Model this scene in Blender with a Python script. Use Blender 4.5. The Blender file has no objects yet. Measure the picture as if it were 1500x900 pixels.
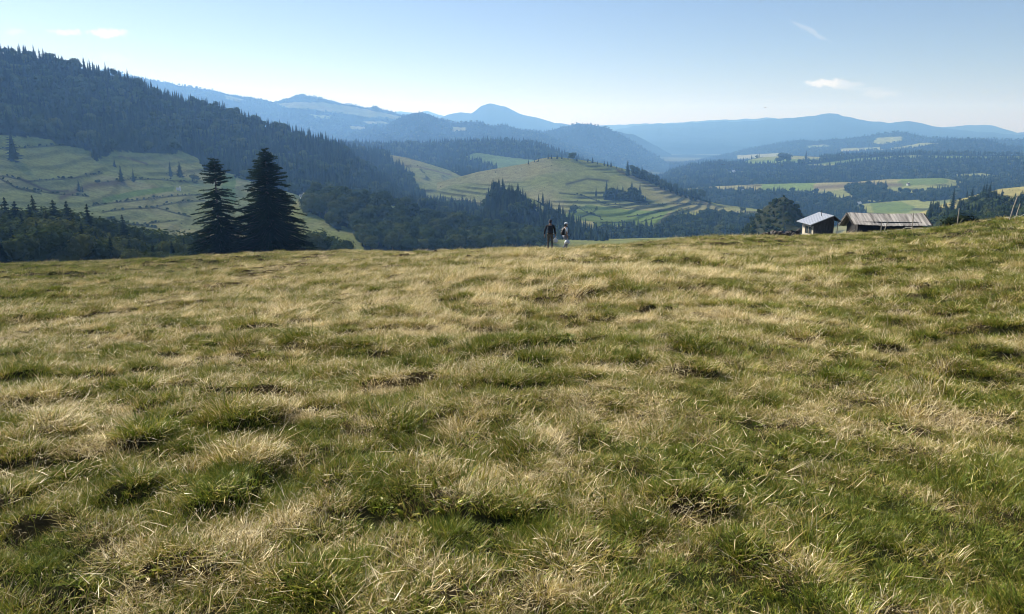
import bpy, math, random
import numpy as np
from mathutils import Vector, Matrix
random.seed(7); RNG = np.random.default_rng(7)
SC = bpy.context.scene; COL = SC.collection; R = math.radians

# ------------------------------------------------------------------ camera geometry
F = 1180.0; W0, H0 = 1500, 900; HOR = 188.0
PITCH = math.atan((450 - HOR) / F); CP, SP = math.cos(PITCH), math.sin(PITCH)
def pix_ray(x, y):
    x = np.asarray(x, float); y = np.asarray(y, float)
    X = (x - 750) / F; u = (450 - y) / F
    wy = CP + u * SP; wz = -SP + u * CP
    return np.arctan2(X, wy), wz / np.hypot(X, wy)         # azimuth, slope (z per horizontal metre)
def proj(p):
    x, y, z = p[..., 0], p[..., 1], p[..., 2]
    f = y * CP - z * SP; u = y * SP + z * CP
    f = np.where(f < .01, .01, f)
    return 750 + F * x / f, 450 - F * u / f
def dens(pts, st=6):
    xs = np.array([p[0] for p in pts], float); x = np.union1d(np.arange(xs[0], xs[-1], st), xs); return x, np.interp(x, xs, [p[1] for p in pts])
def az_of(x, y=300): return float(pix_ray(x, y)[0])

# ------------------------------------------------------------------ noise
def _h(ix, iy, s):
    n = (ix.astype(np.int64) * 374761393 + iy.astype(np.int64) * 668265263 + s * 974634777) & 0xffffffff
    n = ((n ^ (n >> 13)) * 1274126177) & 0xffffffff
    n = ((n ^ (n >> 16)) * 2246822519) & 0xffffffff
    return ((n ^ (n >> 15)) & 0xffff) / 65535.0
def vnoise(x, y, s=0):
    x = np.asarray(x, float); y = np.asarray(y, float)
    ix = np.floor(x); iy = np.floor(y); fx = x - ix; fy = y - iy
    fx = fx * fx * fx * (fx * (fx * 6 - 15) + 10); fy = fy * fy * fy * (fy * (fy * 6 - 15) + 10)
    a = _h(ix, iy, s); b = _h(ix + 1, iy, s); c = _h(ix, iy + 1, s); d = _h(ix + 1, iy + 1, s)
    return (a + (b - a) * fx) * (1 - fy) + (c + (d - c) * fx) * fy
def fbm(x, y, s=0, o=4):
    t = 0; a = .5; n = 0
    for k in range(o):
        t = t + a * vnoise(x * 2 ** k + 17.3 * k, y * 2 ** k - 9.1 * k, s + k); n += a; a *= .5
    return t / n
def smooth(a, b, x):
    t = np.clip((x - a) / (b - a), 0, 1); return t * t * (3 - 2 * t)
def inpoly(px, py, poly):
    r = np.zeros(np.shape(px), bool); n = len(poly)
    for i in range(n):
        x1, y1 = poly[i]; x2, y2 = poly[(i + 1) % n]
        if y1 == y2: continue
        c = ((y1 > py) != (y2 > py)) & (px < (x2 - x1) * (py - y1) / (y2 - y1) + x1)
        r ^= c
    return r
def linedist(px, py, pts):
    d = np.full(np.shape(px), 1e9)
    for (x1, y1), (x2, y2) in zip(pts[:-1], pts[1:]):
        vx, vy = x2 - x1, y2 - y1; L = vx * vx + vy * vy + 1e-9
        t = np.clip(((px - x1) * vx + (py - y1) * vy) / L, 0, 1)
        d = np.minimum(d, np.hypot(px - x1 - t * vx, py - y1 - t * vy))
    return d

# ------------------------------------------------------------------ object helpers
def tag(o, label=None, cat=None, group=None, kind=None):
    if label: o['label'] = label
    if cat: o['category'] = cat
    if group: o['group'] = group
    if kind: o['kind'] = kind
    return o
def empty(name, loc, rz=0):
    o = bpy.data.objects.new(name, None); COL.objects.link(o); o.empty_display_size = .2
    o.location = loc; o.rotation_euler = (0, 0, rz); return o
def link(name, me, parent=None, loc=(0, 0, 0), rot=(0, 0, 0), scale=(1, 1, 1)):
    o = bpy.data.objects.new(name, me); COL.objects.link(o)
    o.location = loc; o.rotation_euler = rot; o.scale = scale
    if parent: o.parent = parent
    return o
def np_mesh(name, V, quads=None, tris=None, mat=None, attrs=None, smooth_=False):
    me = bpy.data.meshes.new(name); V = np.asarray(V, np.float32).reshape(-1, 3)
    me.vertices.add(len(V)); me.vertices.foreach_set('co', V.ravel())
    parts = []; st = []; tot = 0
    if quads is not None and len(quads):
        q = np.asarray(quads, np.int32).reshape(-1, 4); parts.append(q.ravel()); st.append(np.arange(len(q)) * 4); tot = len(q) * 4
    if tris is not None and len(tris):
        t = np.asarray(tris, np.int32).reshape(-1, 3); parts.append(t.ravel()); st.append(tot + np.arange(len(t)) * 3)
    lo = np.concatenate(parts); st = np.concatenate(st).astype(np.int32)
    me.loops.add(len(lo)); me.loops.foreach_set('vertex_index', lo)
    me.polygons.add(len(st)); me.polygons.foreach_set('loop_start', st)
    me.update(calc_edges=True)
    if smooth_: me.polygons.foreach_set('use_smooth', np.ones(len(st), bool))
    for k, a in (attrs or {}).items():
        a = np.asarray(a)
        if a.ndim == 2 and a.shape[1] == 3:
            c = np.ones((len(a), 4), np.float32); c[:, :3] = a
            at = me.attributes.new(k, 'FLOAT_COLOR', 'POINT'); at.data.foreach_set('color', c.ravel())
        else:
            at = me.attributes.new(k, 'FLOAT', 'POINT'); at.data.foreach_set('value', a.astype(np.float32).ravel())
    if mat: me.materials.append(mat)
    return me
class MB:
    """collects simple shapes into one mesh"""
    def __init__(s): s.v = []; s.f = []
    def add(s, v, f):
        o = len(s.v); s.v += [tuple(p) for p in v]; s.f += [tuple(o + i for i in q) for q in f]; return s
    def box(s, a, b, M=None):
        (x0, y0, z0), (x1, y1, z1) = a, b
        v = [Vector(p) for p in ((x0, y0, z0), (x1, y0, z0), (x1, y1, z0), (x0, y1, z0), (x0, y0, z1), (x1, y0, z1), (x1, y1, z1), (x0, y1, z1))]
        if M is not None: v = [M @ p for p in v]
        return s.add(v, [(3, 2, 1, 0), (4, 5, 6, 7), (0, 1, 5, 4), (1, 2, 6, 5), (2, 3, 7, 6), (3, 0, 4, 7)])
    def prism(s, poly, axis, a, b):
        n = len(poly)
        def P(p, t): return (t, p[0], p[1]) if axis == 'x' else (p[0], t, p[1])
        v = [P(p, a) for p in poly] + [P(p, b) for p in poly]
        return s.add(v, [tuple(range(n))[::-1], tuple(range(n, 2 * n))] + [(i, (i + 1) % n, n + (i + 1) % n, n + i) for i in range(n)])
    def tube(s, pts, rad, n=8, cap=True):
        pts = [Vector(p) for p in pts]; rings = []
        if not hasattr(rad, '__len__'): rad = [rad] * len(pts)
        o = len(s.v)
        for i, p in enumerate(pts):
            d = (pts[min(i + 1, len(pts) - 1)] - pts[max(i - 1, 0)]).normalized()
            a = d.cross(Vector((0, 0, 1)))
            if a.length < 1e-3: a = Vector((1, 0, 0))
            a.normalize(); b = d.cross(a)
            for k in range(n):
                t = 2 * math.pi * k / n
                s.v.append(tuple(p + (a * math.cos(t) + b * math.sin(t)) * rad[i]))
        for i in range(len(pts) - 1):
            for k in range(n):
                k2 = (k + 1) % n
                s.f.append((o + i * n + k, o + i * n + k2, o + (i + 1) * n + k2, o + (i + 1) * n + k))
        if cap:
            s.f.append(tuple(o + k for k in range(n))[::-1]); s.f.append(tuple(o + (len(pts) - 1) * n + k for k in range(n)))
        return s
    def ball(s, c, r, n=10, m=8, jit=0):
        o = len(s.v); rx, ry, rz = (r, r, r) if not hasattr(r, '__len__') else r
        for i in range(m + 1):
            th = math.pi * i / m
            for k in range(n):
                ph = 2 * math.pi * k / n; j = 1 + random.uniform(-jit, jit)
                s.v.append((c[0] + rx * j * math.sin(th) * math.cos(ph), c[1] + ry * j * math.sin(th) * math.sin(ph), c[2] + rz * j * math.cos(th)))
        for i in range(m):
            for k in range(n):
                k2 = (k + 1) % n
                s.f.append((o + i * n + k, o + (i + 1) * n + k, o + (i + 1) * n + k2, o + i * n + k2))
        return s
    def mesh(s, name, mat, sm=False):
        me = bpy.data.meshes.new(name); me.from_pydata(s.v, [], s.f); me.update(); me.validate()
        if mat: me.materials.append(mat)
        if sm: me.polygons.foreach_set('use_smooth', [True] * len(me.polygons))
        return me
    def build(s, name, mat, parent=None, sm=False, bevel=0, **k):
        o = link(name, s.mesh(name, mat, sm), parent, **k)
        if bevel:
            b = o.modifiers.new('bevel', 'BEVEL'); b.width = bevel; b.segments = 2; b.limit_method = 'ANGLE'
        return o

# ------------------------------------------------------------------ materials
def newmat(name):
    m = bpy.data.materials.new(name); m.use_nodes = True; nt = m.node_tree; nt.nodes.clear()
    out = nt.nodes.new('ShaderNodeOutputMaterial'); return m, nt, out
def N(nt, typ, **k):
    n = nt.nodes.new(typ)
    for a, b in k.items():
        if a == 'inp':
            for kk, vv in b.items(): n.inputs[kk].default_value = vv
        else: setattr(n, a, b)
    return n
def ramp(nt, src, stops):
    r = nt.nodes.new('ShaderNodeValToRGB'); nt.links.new(src, r.inputs[0])
    e = r.color_ramp.elements
    while len(e) < len(stops): e.new(.5)
    for i, (p, c) in enumerate(stops): e[i].position = p; e[i].color = (*c, 1)
    return r.outputs[0]
def plain(name, c, rough=.8, noise=0, scale=4.0, c2=None, bump=0, stretch=(1, 1, 1), metal=0):
    m, nt, out = newmat(name); L = nt.links
    p = N(nt, 'ShaderNodeBsdfPrincipled', inp={'Roughness': rough, 'Metallic': metal}); L.new(p.outputs[0], out.inputs[0])
    tc = N(nt, 'ShaderNodeTexCoord'); mp = N(nt, 'ShaderNodeMapping'); mp.inputs['Scale'].default_value = stretch
    L.new(tc.outputs['Object'], mp.inputs[0])
    nz = N(nt, 'ShaderNodeTexNoise', inp={'Scale': scale, 'Detail': 5, 'Roughness': .65}); L.new(mp.outputs[0], nz.inputs['Vector'])
    c2 = c2 or tuple(v * .55 for v in c)
    L.new(ramp(nt, nz.outputs[0], [(.32, c2), (.68, c)]), p.inputs['Base Color'])
    if bump:
        b = N(nt, 'ShaderNodeBump', inp={'Strength': bump, 'Distance': .03}); L.new(nz.outputs[0], b.inputs['Height']); L.new(b.outputs[0], p.inputs['Normal'])
    return m
def foliage_mat(name, ca, cb, cc, trans=.3):
    """leaf colour varies per plant (object / instance random) and in clumps through the crown"""
    m, nt, out = newmat(name); L = nt.links
    oi = N(nt, 'ShaderNodeObjectInfo'); geo = N(nt, 'ShaderNodeTexCoord')
    nz = N(nt, 'ShaderNodeTexNoise', inp={'Scale': 5.0, 'Detail': 3}); L.new(geo.outputs['Object'], nz.inputs['Vector'])
    mul = N(nt, 'ShaderNodeMath', operation='MULTIPLY_ADD', inp={1: .45, 2: -.22}); L.new(nz.outputs[0], mul.inputs[0])
    ad = N(nt, 'ShaderNodeMath', operation='ADD', use_clamp=True); L.new(oi.outputs['Random'], ad.inputs[0]); L.new(mul.outputs[0], ad.inputs[1])
    col = ramp(nt, ad.outputs[0], [(0, ca), (.6, cb), (1, cc)])
    d = N(nt, 'ShaderNodeBsdfDiffuse'); t = N(nt, 'ShaderNodeBsdfTranslucent'); mx = N(nt, 'ShaderNodeMixShader', inp={0: trans})
    L.new(col, d.inputs[0]); L.new(col, t.inputs[0]); L.new(d.outputs[0], mx.inputs[1]); L.new(t.outputs[0], mx.inputs[2]); L.new(mx.outputs[0], out.inputs[0])
    return m
M = {}
M['needles'] = foliage_mat('needles', (.012, .022, .012), (.02, .034, .016), (.035, .045, .02), .12)
M['leaves'] = foliage_mat('leaves', (.026, .042, .015), (.046, .066, .021), (.072, .085, .03), .25)
M['bark'] = plain('bark', (.09, .07, .055), .9, scale=6, bump=.5)

def terrain_mat(name, nscale, amt=.35, bump=.0, fine=False):
    m, nt, out = newmat(name); L = nt.links
    at = N(nt, 'ShaderNodeAttribute', attribute_name='Col'); geo = N(nt, 'ShaderNodeNewGeometry')
    nz = N(nt, 'ShaderNodeTexNoise', inp={'Scale': nscale, 'Detail': 6, 'Roughness': .7}); L.new(geo.outputs['Position'], nz.inputs['Vector'])
    if fine:
        n2 = N(nt, 'ShaderNodeTexNoise', inp={'Scale': nscale * 5.5, 'Detail': 4, 'Roughness': .75}); L.new(geo.outputs['Position'], n2.inputs['Vector'])
        av = N(nt, 'ShaderNodeMath', operation='MULTIPLY_ADD', inp={1: .55}); hv = N(nt, 'ShaderNodeMath', operation='MULTIPLY', inp={1: .45}); L.new(nz.outputs[0], hv.inputs[0]); L.new(n2.outputs[0], av.inputs[0]); L.new(hv.outputs[0], av.inputs[2]); src = av.outputs[0]
    else: src = nz.outputs[0]
    v = N(nt, 'ShaderNodeMapRange', inp={1: .25, 2: .75, 3: 1 - amt, 4: 1 + amt}); L.new(src, v.inputs[0])
    mx = N(nt, 'ShaderNodeVectorMath', operation='SCALE'); L.new(at.outputs['Color'], mx.inputs[0]); L.new(v.outputs[0], mx.inputs['Scale'])
    p = N(nt, 'ShaderNodeBsdfDiffuse', inp={'Roughness': 1.0}); L.new(mx.outputs[0], p.inputs[0]); L.new(p.outputs[0], out.inputs[0])
    if bump:
        b = N(nt, 'ShaderNodeBump', inp={'Strength': .8, 'Distance': bump}); L.new(nz.outputs[0], b.inputs['Height']); L.new(b.outputs[0], p.inputs['Normal'])
    return m
M['hill'] = terrain_mat('hill_ground', .12, .75, .8, True)
M['farhill'] = terrain_mat('far_hill_ground', .02, .35, 12.0)
M['meadow'] = terrain_mat('meadow_soil', 5.0, .5, .05)

# ------------------------------------------------------------------ the meadow
CR = [(-600, 388, 90), (0, 386, 95), (150, 381, 95), (300, 373, 90), (450, 367, 75), (600, 365, 58), (700, 363, 50), (800, 361, 48), (900, 358, 49), (1000, 350, 56),
      (1050, 346, 62), (1100, 344, 70), (1165, 343, 76), (1230, 340, 78), (1350, 334, 72), (1400, 329, 66), (1450, 323, 62), (1500, 319, 58), (2100, 290, 58)]
_cx, _cy = dens([(c[0], c[1]) for c in CR]); _ca, _ct = pix_ray(_cx, _cy); _cd = np.interp(_cx, [c[0] for c in CR], [c[2] for c in CR])
def hummock(x, y): return smooth(.5, .86, vnoise(x / .36 + .8 * vnoise(x / .6, y / .6, 8), y / .33 + .8 * vnoise(x / .5, y / .6, 18), 3)) * smooth(.32, .58, fbm(x / 2.4, y / 2.0, 57, 2))
def lumps(x, y):
    h = hummock(x, y); a = h * .10 + (vnoise(x / .28, y / .28, 5) - .5) * .06
    b = (fbm(x / 2.6, y / 2.2, 11, 2) - .5) * .34 + (fbm(x / 9, y / 9, 21, 2) - .5) * .5
    r = np.hypot(x, y)
    return (a + b) * smooth(.3, 6, r)
def meadow_base(x, y):
    r = np.hypot(x, y); az = np.arctan2(x, y)
    t = -np.interp(az, _ca, _ct); dc = np.interp(az, _ca, _cd)
    b = 1.33 / dc ** 2; a = t - 2 * 1.33 / dc
    k = smooth(0, 14, r); am = .09; bm = .0006
    a = am + (a - am) * k; b = bm + (b - bm) * k
    rr = np.minimum(r, 1.35 * dc)
    z = 1.65 + a * rr + b * rr ** 2 + (r - rr) * (a + 2 * b * rr + .12)
    return -z
def meadow_z(x, y): return meadow_base(x, y) + lumps(x, y)
def dryness(x, y):
    """0 fresh green .. 1 bleached straw"""
    p = np.stack([x, y, meadow_base(x, y)], -1); px, py = proj(p)
    d = .275 + .55 * (fbm((x + .35 * y) / 2.8, y / 1.6, 31, 3) - .5) + .8 * (fbm(x / .9, y / .55, 43, 2) - .5) + .75 * (vnoise(x / .27, y / .24, 41) - .5)
    d += .29 * np.exp(-(((px - 560) / 420) ** 2 + ((py - 440) / 75) ** 2))
    d += .18 * np.exp(-(((px - 1180) / 200) ** 2 + ((py - 420) / 50) ** 2))
    d += .15 * np.exp(-(((px - 900) / 250) ** 2 + ((py - 385) / 30) ** 2))
    d -= .05 * smooth(560, 760, py)
    d -= .16 * np.exp(-(((px - 1400) / 250) ** 2 + ((py - 380) / 70) ** 2))
    d -= .12 * np.exp(-(((px - 60) / 260) ** 2 + ((py - 415) / 40) ** 2))
    return d
PATH = [(-80, 512), (60, 482), (180, 452), (300, 424), (400, 398), (470, 378)]
def pathness(x, y):
    px, py = proj(np.stack([x, y, meadow_base(x, y)], -1))
    return np.exp(-(linedist(px, py * 2, [(a, b * 2) for a, b in PATH]) / 14) ** 2) * smooth(1, 8, y)
def build_meadow():
    rs = [.0]; r = .25
    while r < 190: rs.append(r); r *= 1.0155
    rs = np.array(rs)
    A = np.concatenate([np.linspace(-math.pi, -.8, 60, endpoint=False), np.linspace(-.8, .8, 520, endpoint=False), np.linspace(.8, math.pi, 61)])
    rr, aa = np.meshgrid(rs, A, indexing='ij'); x = rr * np.sin(aa); y = rr * np.cos(aa)
    z = meadow_z(x, y); d = np.clip(dryness(x, y) + .5 * pathness(x, y), 0, 1)[..., None]
    g = np.array((.03, .034, .012)); b = np.array((.05, .038, .02)); s = np.array((.13, .1, .05))
    c = np.where(d < .5, g + (b - g) * d * 2, b + (s - b) * (d * 2 - 1))
    n, m = rr.shape; i, j = np.meshgrid(np.arange(n - 1), np.arange(m - 1), indexing='ij'); k = i * m + j
    q = np.stack([k, k + m, k + m + 1, k + 1], -1).reshape(-1, 4)[:, ::-1]
    o = link('meadow', np_mesh('meadow', np.stack([x, y, z], -1), q, mat=M['meadow'], attrs={'Col': c.reshape(-1, 3)}, smooth_=True))
    tag(o, 'lumpy hay meadow falling away to a rounded brow', 'meadow', kind='structure')
build_meadow()

# ------------------------------------------------------------------ hills
HILLS = {}
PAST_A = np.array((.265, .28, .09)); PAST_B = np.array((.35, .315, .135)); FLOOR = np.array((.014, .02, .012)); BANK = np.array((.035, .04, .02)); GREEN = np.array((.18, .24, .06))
class Hill:
    def __init__(s, name, label, cat, crest, foot, d0, dc, p=1.0, back=.35, step=4, nr=70, amp=0, wl=60, far=False, woods=(), glades=(), strokes=(), green=(), terr=None, allwood=False, cmix=.5, backlen=.5, bank=.8, floor=None):
        s.__dict__.update(locals()); HILLS[name] = s
        s.ca, s.ct = pix_ray(*dens(crest))
        f = foot if hasattr(foot, '__len__') else [(-800, foot), (2300, foot)]
        s.fa, s.ft = pix_ray(*dens(f))
        s.d0l = d0 if hasattr(d0, '__len__') else [(-800, d0), (2300, d0)]
        s.dcl = dc if hasattr(dc, '__len__') else [(-800, dc), (2300, dc)]
        s.d0a = [az_of(q[0]) for q in s.d0l]; s.dca = [az_of(q[0]) for q in s.dcl]
        if far: s.ct = s.ct + (fbm(s.ca * F / 9, 0 * s.ca + 3.3, 61, 3) - .5) * 3.4 / F
        s.a0, s.a1 = s.ca[0], s.ca[-1]; s.seed = abs(hash(name)) % 997 if False else sum(map(ord, name)) % 997
    def D(s, az): return np.interp(az, s.d0a, [q[1] for q in s.d0l]), np.interp(az, s.dca, [q[1] for q in s.dcl])
    def z(s, az, d):
        d0, dc = s.D(az); tc = np.interp(az, s.ca, s.ct); t0 = np.interp(az, s.fa, s.ft)
        u = (d - d0) / (dc - d0); uc = np.clip(u, 0, 1)
        t = t0 + (tc - t0) * uc ** s.p
        z = t * np.minimum(np.maximum(d, d0), dc)
        z = z - np.maximum(0, d - dc) * s.back - np.maximum(0, d0 - d) * .3
        if s.amp:
            x = d * np.sin(az); y = d * np.cos(az)
            w = smooth(1.0, .8, u) * smooth(-.1, .15, u)
            z = z + (fbm(x / s.wl, y / s.wl, s.seed, 4) - .5) * 2 * s.amp * w
        if s.terr is not None:
            hgt, a = s.terr; x = d * np.sin(az); y = d * np.cos(az)
            q = z / hgt + fbm(x / 120, y / 120, s.seed + 5, 2) * 2.2; fr = q - np.floor(q)
            st = fr * .3 + smooth(.74, 1.0, fr) * .7
            s.fr = fr
            z = z + (st - fr) * hgt * a * smooth(1, .95, u) * smooth(.26, .42, fbm(x / 150, y / 90, s.seed + 9, 2))
        return z
    def P(s, az, d): return np.stack([d * np.sin(az), d * np.cos(az), s.z(az, d)], -1)
    def at(s, x, y):
        """the point of this hillside seen at photo pixel x, y"""
        az, t = pix_ray(x, y); az = float(az); t = float(t)
        d0, dc = s.D(az); ds = np.linspace(float(d0), float(dc), 500); zz = s.z(np.full(500, az), ds)
        g = zz / ds - t; i = int(np.argmax(g >= 0)) if (g >= 0).any() else 499
        return np.array((ds[i] * math.sin(az), ds[i] * math.cos(az), zz[i]))
    def wooded(s, px, py):
        w = np.full(np.shape(px), bool(s.allwood))
        for q in s.woods: w |= inpoly(px, py, q)
        for q in s.glades: w &= ~inpoly(px, py, q)
        return w
    def build(s):
        na = max(8, int((s.a1 - s.a0) * F / s.step)); az = np.linspace(s.a0, s.a1, na); u = np.concatenate([np.linspace(-.08, 1, s.nr), np.linspace(1, 1 + s.backlen, 10)[1:]])
        uu, aa = np.meshgrid(u, az, indexing='ij'); d0, dc = s.D(aa); d = d0 + (dc - d0) * uu
        p = s.P(aa, d); px, py = proj(p); x, y = p[..., 0], p[..., 1]
        sc = s.wl or 60
        m = smooth(.35, .65, fbm(x / (sc * 1.2), y / (sc * .8), s.seed + 3, 4) + s.cmix - .5)[..., None]
        c = PAST_A + (PAST_B - PAST_A) * m
        if s.terr is not None:
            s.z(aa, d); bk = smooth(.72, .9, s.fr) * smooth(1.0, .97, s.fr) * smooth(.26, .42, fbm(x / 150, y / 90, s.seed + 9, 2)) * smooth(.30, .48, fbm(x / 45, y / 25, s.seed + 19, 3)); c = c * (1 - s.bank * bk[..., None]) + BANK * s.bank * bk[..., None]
        for q in s.green: c = np.where(inpoly(px, py, q)[..., None], GREEN * (.85 + .3 * m), c)
        for pts, w, cc in s.strokes:
            k = (np.exp(-(linedist(px, py, pts) / w) ** 2) * .9)[..., None]; c = c * (1 - k) + np.array(cc) * k
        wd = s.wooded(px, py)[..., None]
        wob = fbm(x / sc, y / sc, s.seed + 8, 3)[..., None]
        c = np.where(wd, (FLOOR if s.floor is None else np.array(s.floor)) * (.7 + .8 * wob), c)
        n, mm = uu.shape; i, j = np.meshgrid(np.arange(n - 1), np.arange(mm - 1), indexing='ij'); k = i * mm + j
        qd = np.stack([k, k + mm, k + mm + 1, k + 1], -1).reshape(-1, 4)[:, ::-1]
        nm = 'mountain' if 'mountain' in s.cat else 'hill'
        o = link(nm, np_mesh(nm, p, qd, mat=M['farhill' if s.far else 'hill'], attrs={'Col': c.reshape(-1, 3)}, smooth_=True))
        tag(o, s.label, s.cat, kind='structure'); return o

dk = (.03, .036, .018)
Hill('left', 'long spruce covered hill with terraced pasture at its foot on the left', 'hill',
     [(-330, 28), (-150, 58), (0, 78), (50, 84), (100, 98), (150, 108), (200, 124), (250, 143), (300, 159), (350, 175), (400, 190), (450, 201), (500, 218), (530, 245), (560, 264), (600, 298), (640, 315), (700, 330)],
     [(-400, 400), (300, 392), (400, 360), (500, 330), (600, 305), (700, 325)], [(-400, 300), (300, 330), (450, 480), (640, 680)], [(-400, 850), (0, 880), (300, 980), (640, 1020)],
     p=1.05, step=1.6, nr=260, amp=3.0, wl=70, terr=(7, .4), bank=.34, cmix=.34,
     woods=[[(-400, 0), (-400, 188), (0, 198), (60, 203), (75, 205), (85, 212), (115, 217), (132, 221), (136, 228), (158, 229), (165, 222), (200, 224), (258, 226), (262, 220), (290, 232), (300, 250), (340, 258), (375, 268), (430, 284), (445, 290), (480, 292), (520, 292), (600, 306), (700, 330), (700, 0)]],
     glades=[[(318, 250), (344, 256), (344, 300), (318, 290)]],
     strokes=[([(-50, 220), (20, 218), (60, 215), (95, 213)], .9, dk), ([(-20, 258), (10, 259), (40, 266), (100, 262), (150, 254)], 1.1, dk), ([(0, 262), (25, 276), (60, 284)], 1.3, dk), ([(40, 278), (80, 284), (130, 288)], 1.0, dk),
              ([(30, 262), (60, 276), (75, 281), (100, 280)], 2.2, (.06, .05, .035)), ([(150, 268), (190, 263), (230, 263), (290, 268)], .9, dk), ([(130, 303), (160, 298), (200, 294), (250, 288), (295, 285)], 1.0, dk), ([(150, 311), (190, 306), (230, 305), (255, 312), (280, 318)], 1.0, dk),
              ([(228, 303), (260, 297), (300, 294)], 1.1, dk), ([(158, 320), (180, 327), (230, 334)], 1.5, dk), ([(165, 328), (210, 329), (260, 323)], .8, dk), ([(175, 229), (200, 236), (215, 240)], 1.2, (.15, .11, .07)), ([(90, 290), (130, 272), (180, 268)], 5, (.13, .1, .06))],
     green=[[(150, 290), (200, 279), (255, 273), (255, 280), (200, 288), (150, 298)], [(325, 255), (345, 258), (345, 300), (325, 290)]])
Hill('valley', 'green valley side beyond the brow of the meadow', 'valley slope',
     [(-330, 392), (200, 387), (300, 374), (400, 330), (440, 289), (470, 287), (520, 290), (560, 300), (600, 312), (640, 322), (700, 336), (760, 348), (820, 353), (900, 356), (1000, 352), (1100, 352), (1250, 350), (1800, 345)],
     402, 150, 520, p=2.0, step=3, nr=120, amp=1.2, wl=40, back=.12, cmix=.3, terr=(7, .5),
     woods=[[(445, 292), (470, 280), (520, 280), (600, 296), (640, 308), (700, 320), (760, 334), (800, 343), (800, 372), (534, 368), (530, 360), (520, 335), (500, 332), (498, 342), (480, 326), (445, 305)]])
Hill('pasture', 'sloping pasture framed by spruce woods behind the leafy valley wood', 'hill',
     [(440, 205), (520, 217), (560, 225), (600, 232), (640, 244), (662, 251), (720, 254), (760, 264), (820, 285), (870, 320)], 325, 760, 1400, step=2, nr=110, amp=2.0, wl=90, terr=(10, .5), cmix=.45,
     woods=[[(400, 180), (520, 217), (556, 225), (574, 232), (577, 240), (590, 243), (598, 260), (606, 270), (612, 284), (640, 300), (665, 304), (690, 305), (700, 311), (720, 316), (720, 345), (380, 345)], [(662, 252), (690, 251), (725, 253), (760, 262), (760, 290), (722, 277), (700, 267), (680, 260)]],
     strokes=[([(577, 240), (620, 246), (662, 257)], 1.0, (.2, .16, .09)), ([(595, 252), (606, 262)], 1.0, dk)])
Hill('spur', 'low spur covered in dark spruces between two pastures', 'hill',
     [(704, 325), (712, 296), (718, 278), (726, 273), (760, 283), (800, 300), (830, 318), (860, 338), (890, 352)], 362, 560, 700, step=2, nr=60, amp=1.5, wl=40, allwood=True,
     glades=[[(768, 286), (778, 289), (800, 306), (796, 314), (783, 308)]])
Hill('terraced', 'rounded hill of terraced tan pasture with spruces along its back', 'hill',
     [(640, 268), (700, 252), (740, 245), (770, 240), (790, 233), (808, 230), (830, 231.5), (880, 239), (920, 249), (940, 256), (970, 267), (1000, 281), (1030, 292), (1050, 299), (1090, 304), (1120, 308), (1160, 330), (1200, 352)],
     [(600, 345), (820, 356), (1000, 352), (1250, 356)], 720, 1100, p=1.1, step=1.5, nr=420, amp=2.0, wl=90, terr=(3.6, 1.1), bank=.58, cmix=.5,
     woods=[[(872, 346), (885, 336), (915, 332), (950, 335), (966, 346), (966, 356), (872, 356)], [(962, 350), (970, 327), (1000, 317), (1050, 314), (1095, 316), (1112, 330), (1120, 356), (962, 356)],
            [(884, 293), (890, 283), (905, 284), (925, 280), (940, 290), (950, 296), (945, 299), (915, 295)], [(925, 249), (960, 258), (1000, 274), (1035, 288), (1040, 298), (1000, 286), (960, 270), (928, 258)]],
     strokes=[([(850, 319), (868, 312), (875, 306), (874, 303)], 1.1, dk), ([(840, 300), (860, 312), (880, 318)], .8, dk), ([(820, 283), (855, 287), (890, 300), (960, 300), (1010, 298)], .9, dk), ([(830, 270), (860, 262), (890, 265)], 2.0, (.07, .07, .035)),
              ([(880, 300), (920, 306), (950, 300)], .8, dk), ([(920, 318), (960, 312), (1000, 300), (1040, 300)], .9, dk), ([(880, 326), (930, 326)], .8, dk), ([(940, 325), (985, 312), (1010, 304)], .8, dk), ([(905, 250), (960, 275), (1040, 300)], 2.5, (.19, .15, .085))],
     green=[[(820, 318), (860, 300), (920, 308), (980, 310), (960, 330), (840, 332)]])
Hill('midwood', 'wooded ridge with a light green field in front', 'hill',
     [(440, 208), (560, 214), (620, 213), (680, 208), (740, 209), (790, 213), (820, 225), (860, 240), (900, 262)], 268, 1450, 2100, step=3, nr=70, amp=4, wl=150, cmix=.3, allwood=True,
     glades=[[(690, 226), (700, 224), (740, 230), (775, 234), (830, 238), (830, 262), (728, 262), (727, 243), (700, 238), (680, 232)]],
     green=[[(680, 220), (830, 225), (830, 265), (680, 265)]])
Hill('leftblue', 'long hazy blue ridge with scattered clearings behind the left hill', 'mountain ridge',
     [(60, 100), (160, 103), (200, 113), (250, 123), (310, 133), (400, 149), (425, 143), (440, 139), (460, 141), (500, 152), (530, 156), (540, 159), (549, 156), (565, 162), (590, 169), (620, 172), (660, 178), (700, 184), (760, 190), (800, 194), (850, 210), (900, 235)], 248, 3200, 4900, step=3, nr=80, amp=18, wl=420, far=True, allwood=True,
     glades=[[(405, 152), (430, 150), (470, 150), (520, 157), (560, 165), (590, 172), (590, 176), (540, 172), (500, 166), (450, 160), (420, 158)], [(455, 168), (485, 170), (482, 174), (462, 173)], [(512, 185), (535, 186), (533, 190), (515, 190)], [(330, 140), (360, 146), (350, 149), (332, 146)], [(530, 178), (560, 178), (575, 182), (540, 182)]])
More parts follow.
